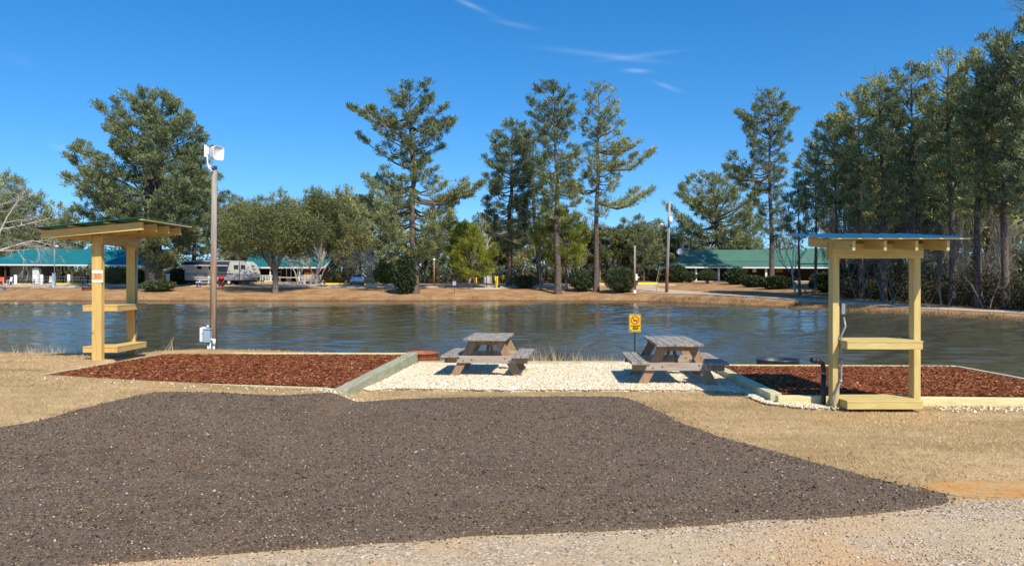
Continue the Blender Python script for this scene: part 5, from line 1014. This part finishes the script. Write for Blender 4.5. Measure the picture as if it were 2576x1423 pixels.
hero('pine_tree', 'leaning reddish trunked pine left of the tallest central pine', 1281, 103, (1288, 300), [(620, 1235, 1335), (570, 1205, 1350), (520, 1210, 1350), (470, 1200, 1370), (430, 1197, 1375), (400, 1225, 1370), (370, 1230, 1360), (340, 1245, 1350), (302, 1275, 1300)], 104, mat=PINE_D, r0=.42, dens=1.55, tsize=.45, step=.56, zbias=.1, tb=.1)
hero('pine_tree', 'slim pine with a swollen trunk between the two central pines', 1358, 104, (1330, 330), [(600, 1300, 1400), (560, 1290, 1400), (500, 1290, 1390), (440, 1290, 1380), (380, 1300, 1365), (335, 1320, 1345)], 105, mat=PINE_D, r0=.36, dens=.9, tsize=.45)
hero('pine_tree', 'tallest central pine with yellow green lower boughs', 1404, 93, (1393, 207), [(560, 1345, 1450), (520, 1350, 1480), (470, 1345, 1485), (420, 1345, 1465), (370, 1355, 1460), (320, 1330, 1455), (280, 1308, 1445), (250, 1330, 1435), (228, 1350, 1420), (210, 1380, 1405)], 106, r0=.40, dens=1.5, tsize=.42, step=.58, zbias=.28, tb=.10)
hero('pine_tree', 'yellow green young pine at the foot of the tallest central pine', 1425, 95.5, (1420, 535), [(665, 1360, 1480), (640, 1325, 1500), (610, 1330, 1500), (580, 1345, 1480), (555, 1365, 1460), (537, 1400, 1440)], 107, mat=PINE_Y, r0=.14, dens=1.6, tsize=.42, step=.42, tb=.12)
hero('pine_tree', 'tall open pine with long drooping limbs to its right, beside the round shrub', 1500, 94, (1506, 215), [(545, 1480, 1550), (515, 1475, 1560), (470, 1462, 1560), (430, 1460, 1610), (400, 1462, 1620), (360, 1470, 1575), (340, 1462, 1600), (300, 1458, 1580), (260, 1455, 1568), (235, 1468, 1555), (217, 1490, 1525)], 108, r0=.36, dens=.95, tsize=.40, step=.6, limbs=((EYE + 196 / F * 94, 6.8, 1, 2.6), (EYE + 290 / F * 94, 6.6, 1, 2.2), (EYE + 325 / F * 94, 5.2, 1, 1.6), (EYE + 225 / F * 94, 4.2, -1, 1.2)), zbias=.12, tb=.12)
hero('pine_tree', 'small yellow green pine left of the white tank', 1196, 99, (1170, 560), [(690, 1130, 1240), (660, 1110, 1250), (630, 1112, 1248), (600, 1125, 1215), (575, 1145, 1195), (562, 1160, 1182)], 109, mat=PINE_Y, r0=.24, dens=1.6, tsize=.42, step=.36, tb=.10)
hero('pine_tree', 'broad flat topped pine behind the left end of the green lodge roof', 1812, 128, (1795, 447), [(640, 1700, 1880), (600, 1690, 1915), (560, 1675, 1925), (520, 1670, 1920), (490, 1685, 1900), (465, 1720, 1870), (450, 1765, 1825)], 110, r0=.42, dens=1.15, tsize=.55, step=.65, nb=8)
hero('pine_tree', 'tall slender pine rising through the middle of the green lodge roof', 1942, 106, (1935, 230), [(600, 1915, 1965), (570, 1890, 1985), (520, 1890, 1975), (490, 1870, 1980), (450, 1815, 1970), (425, 1830, 1960), (400, 1850, 1985), (375, 1855, 1990), (345, 1850, 1990), (320, 1842, 2000), (305, 1842, 2002), (285, 1885, 1975), (265, 1885, 1985), (245, 1898, 1970), (232, 1918, 1950)], 111, mat=PINE_D, r0=.36, dens=1.25, tsize=.42, step=.66, limbs=((EYE + 242 / F * 106, 6.2, -1, 1.8), (EYE + 385 / F * 106, 4.6, -1, 1.4), (EYE + 395 / F * 106, 3.6, 1, 1.4)), tb=.06)
# right forest: each pine its own outline
RF = [(2012, 78, (2008, 465), 70, 'small pine at the left end of the right hand wood'), (2052, 76, (2050, 362), 90, 'pine stepping up from the small one at the left of the right hand wood'), (2108, 72, (2100, 300), 100, 'pine in the right hand wood above the left post of the bare shelter'),
      (2165, 70, (2160, 225), 110, 'pine in the right hand wood above the middle left of the blue shelter roof'), (2222, 66, (2215, 192), 110, 'rounded pine above the middle of the blue shelter roof'), (2298, 63, (2292, 165), 120, 'tall pine above the right post of the bare shelter'),
      (2396, 60, (2388, 128), 150, 'tall thin crowned pine whose limbs show against the sky, right of the blue roof'), (2462, 57, (2455, 140), 110, 'pine between the thin crowned pine and the right picture edge'), (2528, 55, (2522, 78), 130, 'second tallest pine near the right picture edge'), (2600, 52, (2592, 52), 150, 'tallest and darkest pine cut by the right picture edge')]
for i, (bx_, Y, tp, w, lb) in enumerate(RF):
    k0 = .44 if i < 3 else .27
    x0 = tp[0]; h = 700 - tp[1]; pr = []
    thin = i == 6
    for f_, k in ((k0, .45), (max(.36, k0 + .05), .8), (.48, 1.0), (.6, 1.0), (.72, .98), (.82, .92), (.9, .76), (.96, .50), (1.0, .18)):
        py = 700 - h * f_; jl, jr = R.uniform(.8, 1.2), R.uniform(.8, 1.2); pr.append((py, x0 - w * .62 * k * jl, x0 + w * .62 * k * jr))
    hero('pine_tree', lb, bx_, Y, tp, pr, 300 + i, mat=PINE_G if i in (1, 3, 4, 6, 7) else PINE_D, r0=.15 if i < 3 else .28, dens=1.0 if thin else 1.75, tsize=.36, step=.6 if thin else .5, nb=8, tb=.10 if i < 8 else .0, lowsp=1.0, group=None)

# background wood: a few source trees, then copies
def bg_pine(seed, H, w, mat, dens=.9):
    pr = [(H * .25, w * .5, w * .5), (H * .4, w * .9, w), (H * .6, w, w * .9), (H * .8, w * .7, w * .8), (H * .93, w * .4, w * .35), (H, .2, .2)]
    return pine('pine_tree', 'x', (0, 0, 0), H, pr, seed, mat=mat, r0=.25, dens=dens, tsize=.62, nb=6, step=.85, tb=.05)
def blob_tree(name, label, loc, H, rx, rz_, seed, mat, n=7000, leaf=.14, bark=None, zc=None, trunk=.22, forks=5, cat='tree', group=None, spread=1.0, clumps=70, base_split=.2, tb=0, hole=0):
    rg = random.Random(seed); rng = np.random.default_rng(seed); root = thing(name, label, cat, loc, 0, group); zc = zc or H - rz_; segs = []
    segs.append(([(0, 0, -.3), (.05, 0, H * base_split * .5), (0, .05, H * base_split)], [trunk * 1.25, trunk, trunk * .95])); C = []
    for k in range(clumps):
        while True:
            p = Vector((rg.uniform(-1, 1), rg.uniform(-1, 1), rg.uniform(-1, 1)))
            if .35 < p.length < 1: break
        p = p * (.8 + .2 * rg.random()) if p.length > .6 else p; C.append(Vector((p.x * rx, p.y * rx * .9, zc + p.z * rz_)))
    fk = []
    for k in range(forks):
        a = 6.283 * k / forks + rg.uniform(-.5, .5); e = Vector((math.cos(a) * rx * .42, math.sin(a) * rx * .42, zc - rz_ * .15 + rg.uniform(-.2, .5) * rz_)); md = e * .5 + Vector((0, 0, H * base_split * .35)); fk.append(e)
        segs.append(([(0, 0, H * base_split), md, e], [trunk * .75, trunk * .5, trunk * .25]))
    for c_ in C:
        e = min(fk, key=lambda q: (q - c_).length); segs.append(([e, e.lerp(c_, .5) + Vector((0, 0, .25)), c_], [trunk * .2, trunk * .12, .02]))
    ci = rng.integers(0, len(C), n); Cn = np.array([tuple(c_) for c_ in C]); cr = rng.uniform(.55, 1.25, len(C)) * rx * .26 * spread
    off = rng.normal(0, 1, (n, 3)); off /= np.linalg.norm(off, axis=1)[:, None]; off *= (rng.random((n, 1)) ** .45) * cr[ci][:, None]; off[:, 2] *= .75
    Pn = Cn[ci] + off; d = rng.normal(0, 1, (n, 3)); d /= np.linalg.norm(d, axis=1)[:, None]; s = np.cross(d, rng.normal(0, 1, (n, 3))); s /= np.linalg.norm(s, axis=1)[:, None]
    L_ = leaf * rng.uniform(.6, 1.4, n)[:, None]; V = np.stack([Pn - d * L_, Pn + s * L_ * .55, Pn + d * L_, ], 1).reshape(-1, 3)
    ct = rng.uniform(-.2, .2, len(C)); T_ = np.clip(.45 + tb + ct[ci] + rng.normal(0, .14, n), 0, 1); finish_tree(root, segs, [V], [np.repeat(T_, 3)], mat, bark or BARKG); return root
def bare_tree(name, label, loc, H, seed, bark, levels=5, spread=.55, trunk=.1, stems=1, cat='bare tree', group=None, up=.3, lean=(0, 0), kids=(2, 3, 3), droop=0, cut=None, root=None):
    rg = random.Random(seed); root = root or thing(name, label, cat, loc, 0, group); segs = []
    def rec(p, d, L_, r_, lv):
        n = 3; pts = [p]; dd = d.copy()
        for k in range(n): dd = (dd + Vector((rg.gauss(0, .13), rg.gauss(0, .13), rg.gauss(0, .08) + (up * .12) - droop * .1 * (6 - lv)))).normalized(); pts.append(pts[-1] + dd * L_ / n)
        segs.append((pts, [r_, r_ * .85, r_ * .72, r_ * .6]))
        if lv <= 0: return
        for c_ in range(rg.choice(kids) + (1 if lv <= 2 else 0)):
            q = pts[rg.choice((1, 2, 3, 3))] if c_ else pts[3]; nd = (dd + Vector((rg.gauss(0, spread), rg.gauss(0, spread), rg.gauss(0, spread * .6) + up * .3))).normalized(); rec(q, nd, L_ * rg.uniform(.62, .84), max(.008, r_ * rg.uniform(.5, .65)), lv - 1)
    for s_ in range(stems):
        a = 6.283 * s_ / max(1, stems) + rg.uniform(-.4, .4); k = .0 if stems == 1 else .33; rec(Vector((math.cos(a) * k * .5, math.sin(a) * k * .5, -.15)), Vector((math.cos(a) * k + lean[0], math.sin(a) * k + lean[1], 1)).normalized(), H * .33, trunk, levels)
    m = MB(); 
    for k, (p, r_) in enumerate(segs): m.tube(p, r_, 7 if r_[0] > .05 else 3, cap=False)
    tot_ = len(segs); m.build('trunk', bark, root, True); return root
def shrub(name, label, loc, rx, ry, rz_, seed, mat=None, n=6500, leaf=.10, cat='shrub', group=None, stalk=.12, tb=0):
    rg = random.Random(seed); rng = np.random.default_rng(seed); root = thing(name, label, cat, loc, 0, group); u = rng.normal(0, 1, (n, 3)); u /= np.linalg.norm(u, axis=1)[:, None]
    a, b = np.arctan2(u[:, 1], u[:, 0]), u[:, 2]; bump_ = 1 + .10 * np.sin(a * 5 + seed) * np.cos(b * 6) + .07 * np.sin(a * 9 + b * 11 + seed * 2); rr_ = (rng.random(n) ** .22) * bump_
    Pn = u * rr_[:, None] * np.array([rx, ry, rz_]) + np.array([0, 0, rz_ + stalk]); d = u * .7 + rng.normal(0, .6, (n, 3)); d /= np.linalg.norm(d, axis=1)[:, None]; s = np.cross(d, rng.normal(0, 1, (n, 3))); s /= np.linalg.norm(s, axis=1)[:, None]
    L_ = leaf * rng.uniform(.6, 1.4, n)[:, None]; V = np.stack([Pn - s * L_ * .45, Pn + s * L_ * .45, Pn + d * L_ * 1.2], 1).reshape(-1, 3); T_ = np.clip(.45 + tb + rng.normal(0, .2, n), 0, 1)
    npmesh('foliage', V, np.arange(len(V)).reshape(-1, 3), mat or SHRUB, root, np.repeat(T_, 3)); m = MB()
    for k in range(5): e = Vector((rg.uniform(-.6, .6) * rx, rg.uniform(-.6, .6) * ry, rz_ * rg.uniform(.8, 1.4) + stalk)); m.tube([(0, 0, -.2), e * .5, e], [.06, .04, .015], 4)
    m.build('stem', BARK, root); return root
def P3(px, Y): X = ax(px, Y); return (X, Y, gz(X, Y))
# oak-like evergreens by the trailer
X, Y_, Z_ = P3(692, 94.4); blob_tree('evergreen_tree', 'broad olive green tree with a forked trunk in front of the brown house', (X, Y_, Z_), 11.2, 6.6, 3.6, 21, OAK, 30000, .15, BARKG, 7.5, .34, 6, clumps=150, base_split=.24)
X, Y_, Z_ = P3(600, 106); blob_tree('evergreen_tree', 'olive brown tree crown above the camping trailer', (X, Y_, Z_), 12.4, 3.9, 4.4, 22, OAK, 15000, .16, BARKG, 7.8, .25, 5, clumps=80, tb=.06)
X, Y_, Z_ = P3(800, 113.0); blob_tree('evergreen_tree', 'dark leafy tree overhanging the brown house gable', (X, Y_ + 1.5, Z_), 13.4, 4.2, 3.6, 23, OAK, 17000, .16, BARKG, 10.2, .25, 5, clumps=90, tb=-.08)
X, Y_, Z_ = P3(870, 118); blob_tree('evergreen_tree', 'green tree behind the silver car', (X, Y_, Z_), 10, 4.6, 4.0, 24, OAK, 14000, .17, BARKG, 6, .2, 5, clumps=80, tb=.08)
# shrubs
gS = None
X, Y_, Z_ = P3(1018, 93); shrub('shrub', 'tall loose dark bush against the foot of the widest central pine', (X, Y_, Z_), 1.45, 1.3, 2.2, 31, n=8000, leaf=.17, tb=-.08)
X, Y_, Z_ = P3(1466, 95); shrub('shrub', 'smaller round clipped shrub left of the open pine', (X, Y_, Z_), 1.68, 1.5, 1.25, 32, n=9000, leaf=.11)
X, Y_, Z_ = P3(1563, 92); shrub('shrub', 'larger round clipped shrub near the slim service pole', (X, Y_, Z_), 1.95, 1.7, 1.42, 33, n=11000, leaf=.11)
X, Y_, Z_ = P3(1320, 99.5); shrub('shrub', 'low spreading bush between the leaning and the tallest central pine', (X, Y_, Z_), 1.6, 1.2, .75, 34, n=5000, leaf=.13)
X, Y_, Z_ = P3(1734, 110.5); shrub('shrub', 'small dark shrub before the first posts of the green lodge', (X, Y_, Z_), 1.05, .9, .75, 35, n=3500, leaf=.12)
X, Y_, Z_ = P3(1780, 107); shrub('shrub', 'neat dome shaped shrub before the second post of the green lodge', (X, Y_, Z_ + .1), 1.3, 1.1, .78, 36, n=5500, leaf=.10, stalk=.3)
X, Y_, Z_ = P3(1850, 104); shrub('shrub', 'big dark shrub hiding the third post of the green lodge', (X, Y_, Z_), 1.45, 1.2, 1.05, 37, n=7000, leaf=.15, tb=-.1)
X, Y_, Z_ = P3(1895, 96); shrub('shrub', 'dark spiky shrub left of the slender pine trunk', (X, Y_, Z_), 1.4, 1.0, .62, 38, n=6000, leaf=.2, tb=-.1)
X, Y_, Z_ = P3(1952, 90); shrub('shrub', 'long dark spiky shrub beside the bank track at the lodge', (X, Y_, Z_), 1.9, 1.1, .66, 39, n=8000, leaf=.2, tb=-.1)
X, Y_, Z_ = P3(1702, 113); shrub('shrub', 'leafy bush at the left corner of the green lodge', (X, Y_, Z_), 1.5, 1.2, 1.25, 40, n=6000, leaf=.16)
X, Y_, Z_ = P3(2085, 82); shrub('shrub', 'dark thicket bush at the right end of the green lodge', (X, Y_, Z_), 2.0, 1.3, 1.0, 41, n=8000, leaf=.17, tb=-.1)
X, Y_, Z_ = P3(398, 95); shrub('shrub', 'low green bush at the foot of the huge bushy pine', (X, Y_, Z_), 2.0, 1.2, .62, 42, n=5000, leaf=.14, tb=.12)
X, Y_, Z_ = P3(290, 107); shrub('shrub', 'broad olive hedge bush behind the numbered shelter posts', (X, Y_, Z_), 2.6, 1.6, 1.15, 43, OAK, 8000, .13, tb=.12)
X, Y_, Z_ = P3(338, 104); shrub('shrub', 'dark bush between the hedge bush and the huge bushy pine', (X, Y_, Z_), 1.7, 1.2, 1.0, 44, n=5000, leaf=.14, tb=-.08)
X, Y_, Z_ = P3(452, 107); shrub('shrub', 'dark bush left of the camping trailer', (X, Y_, Z_), 1.9, 1.3, 1.05, 45, n=5000, leaf=.15, tb=-.12)
X, Y_, Z_ = P3(842, 109.5); shrub('shrub', 'reddish green hedge bush between the brown house and the silver car', (X, Y_, Z_), 1.7, 1.0, .95, 46, OAK, 5500, .12, tb=.12)
X, Y_, Z_ = P3(975, 108); shrub('shrub', 'bright green bush right of the pale bare tree', (X, Y_, Z_), 1.9, 1.3, 1.5, 47, PINE_Y, 4500, .16, tb=-.2)
X, Y_, Z_ = P3(442, 114); shrub('shrub', 'yellow flowering bush behind the white column', (X, Y_, Z_), .9, .7, .9, 48, PINE_Y, 2500, .14, tb=.3)
# bare trees
X, Y_, Z_ = P3(935, 108); bare_tree('bare_tree', 'bare pruned tree with a fan of brown twigs right of the silver car', (X, Y_, Z_), 5.6, 51, BARKP, 5, .42, .10, 5, up=.25)
X, Y_, Z_ = P3(796, 110.0); bare_tree('bare_tree', 'bare forked tree before the brown gable wall', (X, Y_, Z_), 6.2, 52, BARKP, 4, .42, .13, 3, up=.3)
X, Y_, Z_ = P3(752, 110.6); bare_tree('bare_tree', 'bare thin tree before the brown house door', (X, Y_, Z_), 5.6, 53, BARKP, 4, .40, .09, 3, up=.3)
X, Y_, Z_ = P3(2002, 78.5); bare_tree('bare_tree', 'pale bare sapling leaning left in front of the green lodge roof', (X, Y_, Z_), 10.5, 54, BARKP, 5, .45, .11, 1, up=.25, lean=(-.22, 0))
X, Y_, Z_ = P3(2035, 80); bare_tree('bare_tree', 'thin bare sapling just right of the leaning pale one', (X, Y_, Z_), 8.5, 55, BARKG, 5, .42, .07, 2, up=.3)
X, Y_, Z_ = P3(-75, 95); bare_tree('bare_tree', 'large pale bare tree reaching in from the left picture edge', (X, Y_, Z_), 15.5, 56, BARKP, 6, .5, .28, 2, up=.05, lean=(.22, -.1), droop=.12, kids=(2, 3, 3))
X, Y_, Z_ = P3(1360, 97); bare_tree('bare_tree', 'grey leafless tree between the two central pine trunks', (X, Y_, Z_), 10.5, 57, BARKG, 5, .5, .14, 1, up=.2)
X, Y_, Z_ = P3(1444, 108); bare_tree('bare_tree', 'pale multi stemmed bare shrub behind the tallest central pine', (X, Y_, Z_), 6, 58, BARKP, 4, .3, .06, 5, up=.4)
X, Y_, Z_ = P3(1180, 128); bare_tree('bare_tree', 'pale bare treetop above the small yellow green pine', (X, Y_, Z_), 15.5, 59, BARKP, 5, .38, .18, 1, up=.4)
# --- copies: background trees
src = {'a': bg_pine(71, 17, 3.4, PINE_G), 'b': bg_pine(72, 16, 4.0, PINE_D, 1.0), 'c': bg_pine(73, 14, 3.2, PINE_G, .8),
       'o': blob_tree('evergreen_tree', 'x', (0, 0, 0), 12, 4.0, 4.6, 74, OAK, 7000, .26, BARKG, 7, .22, 5, clumps=50), 'n': bare_tree('bare_tree', 'x', (0, 0, 0), 11, 75, BARKG, 5, .26, .09, 1, up=.75), 'm': bare_tree('bare_tree', 'x', (0, 0, 0), 9, 76, BARKG, 5, .24, .06, 2, up=.8)}
HT = {'a': 17, 'b': 16, 'c': 14, 'o': 12, 'n': 16, 'm': 13}; used = set()
def put(k, px, Y, top, lb, grp, cat, s=None):
    X = ax(px, Y); z = gz(X, Y); h = EYE + (HY - top) / F * Y - z; s = s or h / HT[k]
    if k in used: o = copy_tree(src[k])
    else: o = src[k]; used.add(k)
    o.location = (X, Y, z - .1); w = s * R.uniform(.9, 1.15); o.scale = (w, w, s); o.rotation_euler = (0, 0, R.uniform(0, 6.28)); o['label'] = lb; o['group'] = grp; o['category'] = cat
rows = [  # x range, row count, top rows, distance, kinds, label, group
    (-20, 75, 4, (430, 480), (122, 135), 'babn', 'tree behind the left half of the pavilion roof', 'trees behind the pavilion'),
    (60, 190, 5, (475, 530), (120, 135), 'baoc', 'tree between the pale bare tree and the huge bushy pine', 'trees behind the pavilion, right part'),
    (560, 700, 7, (478, 520), (124, 142), 'abcab', 'tree of the wood behind the camping trailer', 'trees behind the trailer'),
    (690, 900, 10, (462, 505), (124, 146), 'abacb', 'pine of the wood rising behind the brown house', 'trees behind the brown house'),
    (880, 1010, 6, (480, 540), (122, 140), 'abca', 'tree of the wood behind the widest central pine', 'trees behind the widest pine'),
    (1060, 1240, 12, (520, 610), (118, 150), 'ocbmn', 'low tree of the wood behind the small yellow green pine', 'trees behind the small pine'),
    (1180, 1440, 14, (510, 600), (118, 145), 'obcnm', 'tree of the wood behind the central pines', 'trees behind the central pines'),
    (1440, 1560, 9, (540, 590), (118, 140), 'bocn', 'tree of the wood behind the round clipped shrubs', 'trees behind the round shrubs'),
    (1560, 1690, 10, (540, 580), (120, 140), 'boab', 'tree of the wood left of the tall utility pole', 'trees left of the utility pole'),
    (1680, 2000, 10, (500, 600), (134, 150), 'obacn', 'tree behind the green lodge roof', 'trees behind the lodge')]
for (xa, xb, n, (ta, tb_), (ya, yb_), kinds, lb, gr) in rows:
    for i in range(n):
        k = kinds[i % len(kinds)]; px = xa + (xb - xa) * (i + .5 + R.uniform(-.35, .35)) / n; Y = R.uniform(ya, yb_); top = R.uniform(ta, tb_) + (60 if k in 'nm' else 0)
        wd = {'a': 'slim green pine, a ', 'b': 'dense dark pine, a ', 'c': 'low green pine, a ', 'o': 'broad leafed evergreen, a ', 'n': 'grey leafless tree, a ', 'm': 'pale leafless tree, a '}[k]
        put(k, px, Y, top, wd + lb, gr + ' (' + wd.split(',')[0] + ')', 'bare tree' if k in 'nm' else 'tree')
# second row and bare saplings of the right wood
for i in range(13):
    k = 'bab'[i % 3]; px = 2110 + 480 * (i + R.random()) / 13; Y = R.uniform(76, 98) - (px - 2030) / 560 * 16; f_ = (px - 2030) / 560; top = 470 - 330 * min(1, f_ * 1.25) ** .8 + R.uniform(15, 110)
    put(k, px, Y, top, ('dense dark' if k == 'b' else 'slim green') + ' pine deeper inside the right hand wood, behind its front row', 'pines deeper in the right wood (' + ('dark' if k == 'b' else 'green') + ')', 'tree')
for i in range(40):
    k = 'nm'[i % 2]; px = 2085 + 500 * (i + R.random()) / 40; f_ = (px - 2085) / 500; Y = R.uniform(64, 82) - f_ * 12; put(k, px, Y, R.uniform(380, 600), ('grey' if k == 'n' else 'pale') + ' leafless sapling among the trunks of the right hand wood', 'saplings in the right wood (' + ('grey' if k == 'n' else 'pale') + ')', 'bare tree')
for k in src:
    if k not in used: print('unused', k)
# under-storey: countless twigs and leaves (stuff)
def understory(name, label, xs, ys, zmax, n, leaf, mat, seed, tb=0):
    rng = np.random.default_rng(seed); px = rng.uniform(xs[0], xs[1], n); Y = rng.uniform(ys[0], ys[1], n) if not callable(ys[0]) else ys[0](px) + rng.random(n) * ys[1]; X = (px - HX) / F * Y
    hmap = zmax * (.55 + .45 * np.sin(X * .45 + 2 * np.sin(Y * .3)) * np.cos(Y * .37 + X * .11)); zz_ = rng.random(n) ** 1.2 * np.maximum(hmap, zmax * .25); Zg = g(X, Y)
    Pn = np.stack([X, Y, Zg + zz_], 1); d = rng.normal(0, 1, (n, 3)); d /= np.linalg.norm(d, axis=1)[:, None]; s = np.cross(d, rng.normal(0, 1, (n, 3))); s /= np.linalg.norm(s, axis=1)[:, None]; L_ = leaf * rng.uniform(.5, 1.5, n)[:, None]
    V = np.stack([Pn - d * L_, Pn + s * L_ * .5, Pn + d * L_], 1).reshape(-1, 3); T_ = np.clip(.42 + tb + .2 * np.sin(X * .6 + Y) + rng.normal(0, .16, n), 0, 1)
    return tag(npmesh(name, V, np.arange(len(V)).reshape(-1, 3), mat, tint=np.repeat(T_, 3)), label, 'undergrowth', kind='stuff')
UNDER = wleaf('undergrowth_leaves', [(0, (.02, .026, .012)), (.4, (.055, .06, .028)), (.7, (.12, .09, .05)), (1, (.22, .15, .085))], .15, .8)
understory('undergrowth', 'far wooded thicket closing off the view behind the houses', (-80, 2050), (150, 175), 9.5, 60000, .42, OAK, 91, -.1)
understory('undergrowth', 'low brush between the trees beyond the road', (-60, 2000), (124, 150), 3.2, 30000, .28, UNDER, 92)
understory('undergrowth', 'brown and green thicket on the floor of the right hand wood', (2100, 2680), (lambda px: 74 - (px - 2040) / 540 * 22, 14), 3.0, 46000, .17, UNDER, 93, .04)
understory('undergrowth', 'dense dark growth at the back of the right hand wood', (2090, 2720), (lambda px: 96 - (px - 2040) / 540 * 20, 12), 7.5, 30000, .34, PINE_D, 94)
# the branch reaching in at the top right corner
root = thing('pine_branch', 'drooping pine branch entering at the top right corner of the picture', 'branch', at(2640, -10, 12)); rg = random.Random(5); m = MB(); segs = []; TP, TD = [], []
def W_(px, py, y=12): return at(px, py, y) - at(2640, -10, 12)
ln = [W_(2640, -10), W_(2600, 22), W_(2572, 26), W_(2552, 14)]; m.tube(ln, [.016, .012, .009, .006], 6); l2 = [W_(2640, 10), W_(2600, -2), W_(2566, 2), W_(2548, -4)]; m.tube(l2, [.012, .009, .007, .004], 6); m.build('twig', BARK, root, True)
for q in (ln, l2):
    for k in range(16): i = rg.randrange(1, 3); p = q[i].lerp(q[i + 1], rg.random()); TP.append(tuple(p)); TD.append(tuple((q[i + 1] - q[i]).normalized()))
V, T_ = tufts(np.array(TP), np.array(TD), .17, 6, np.random.default_rng(5), np.full(len(TP), .4), wid=.016, up=.1, spread=.6); npmesh('needles', V, np.arange(len(V)).reshape(-1, 3), PINE_D, root, T_)
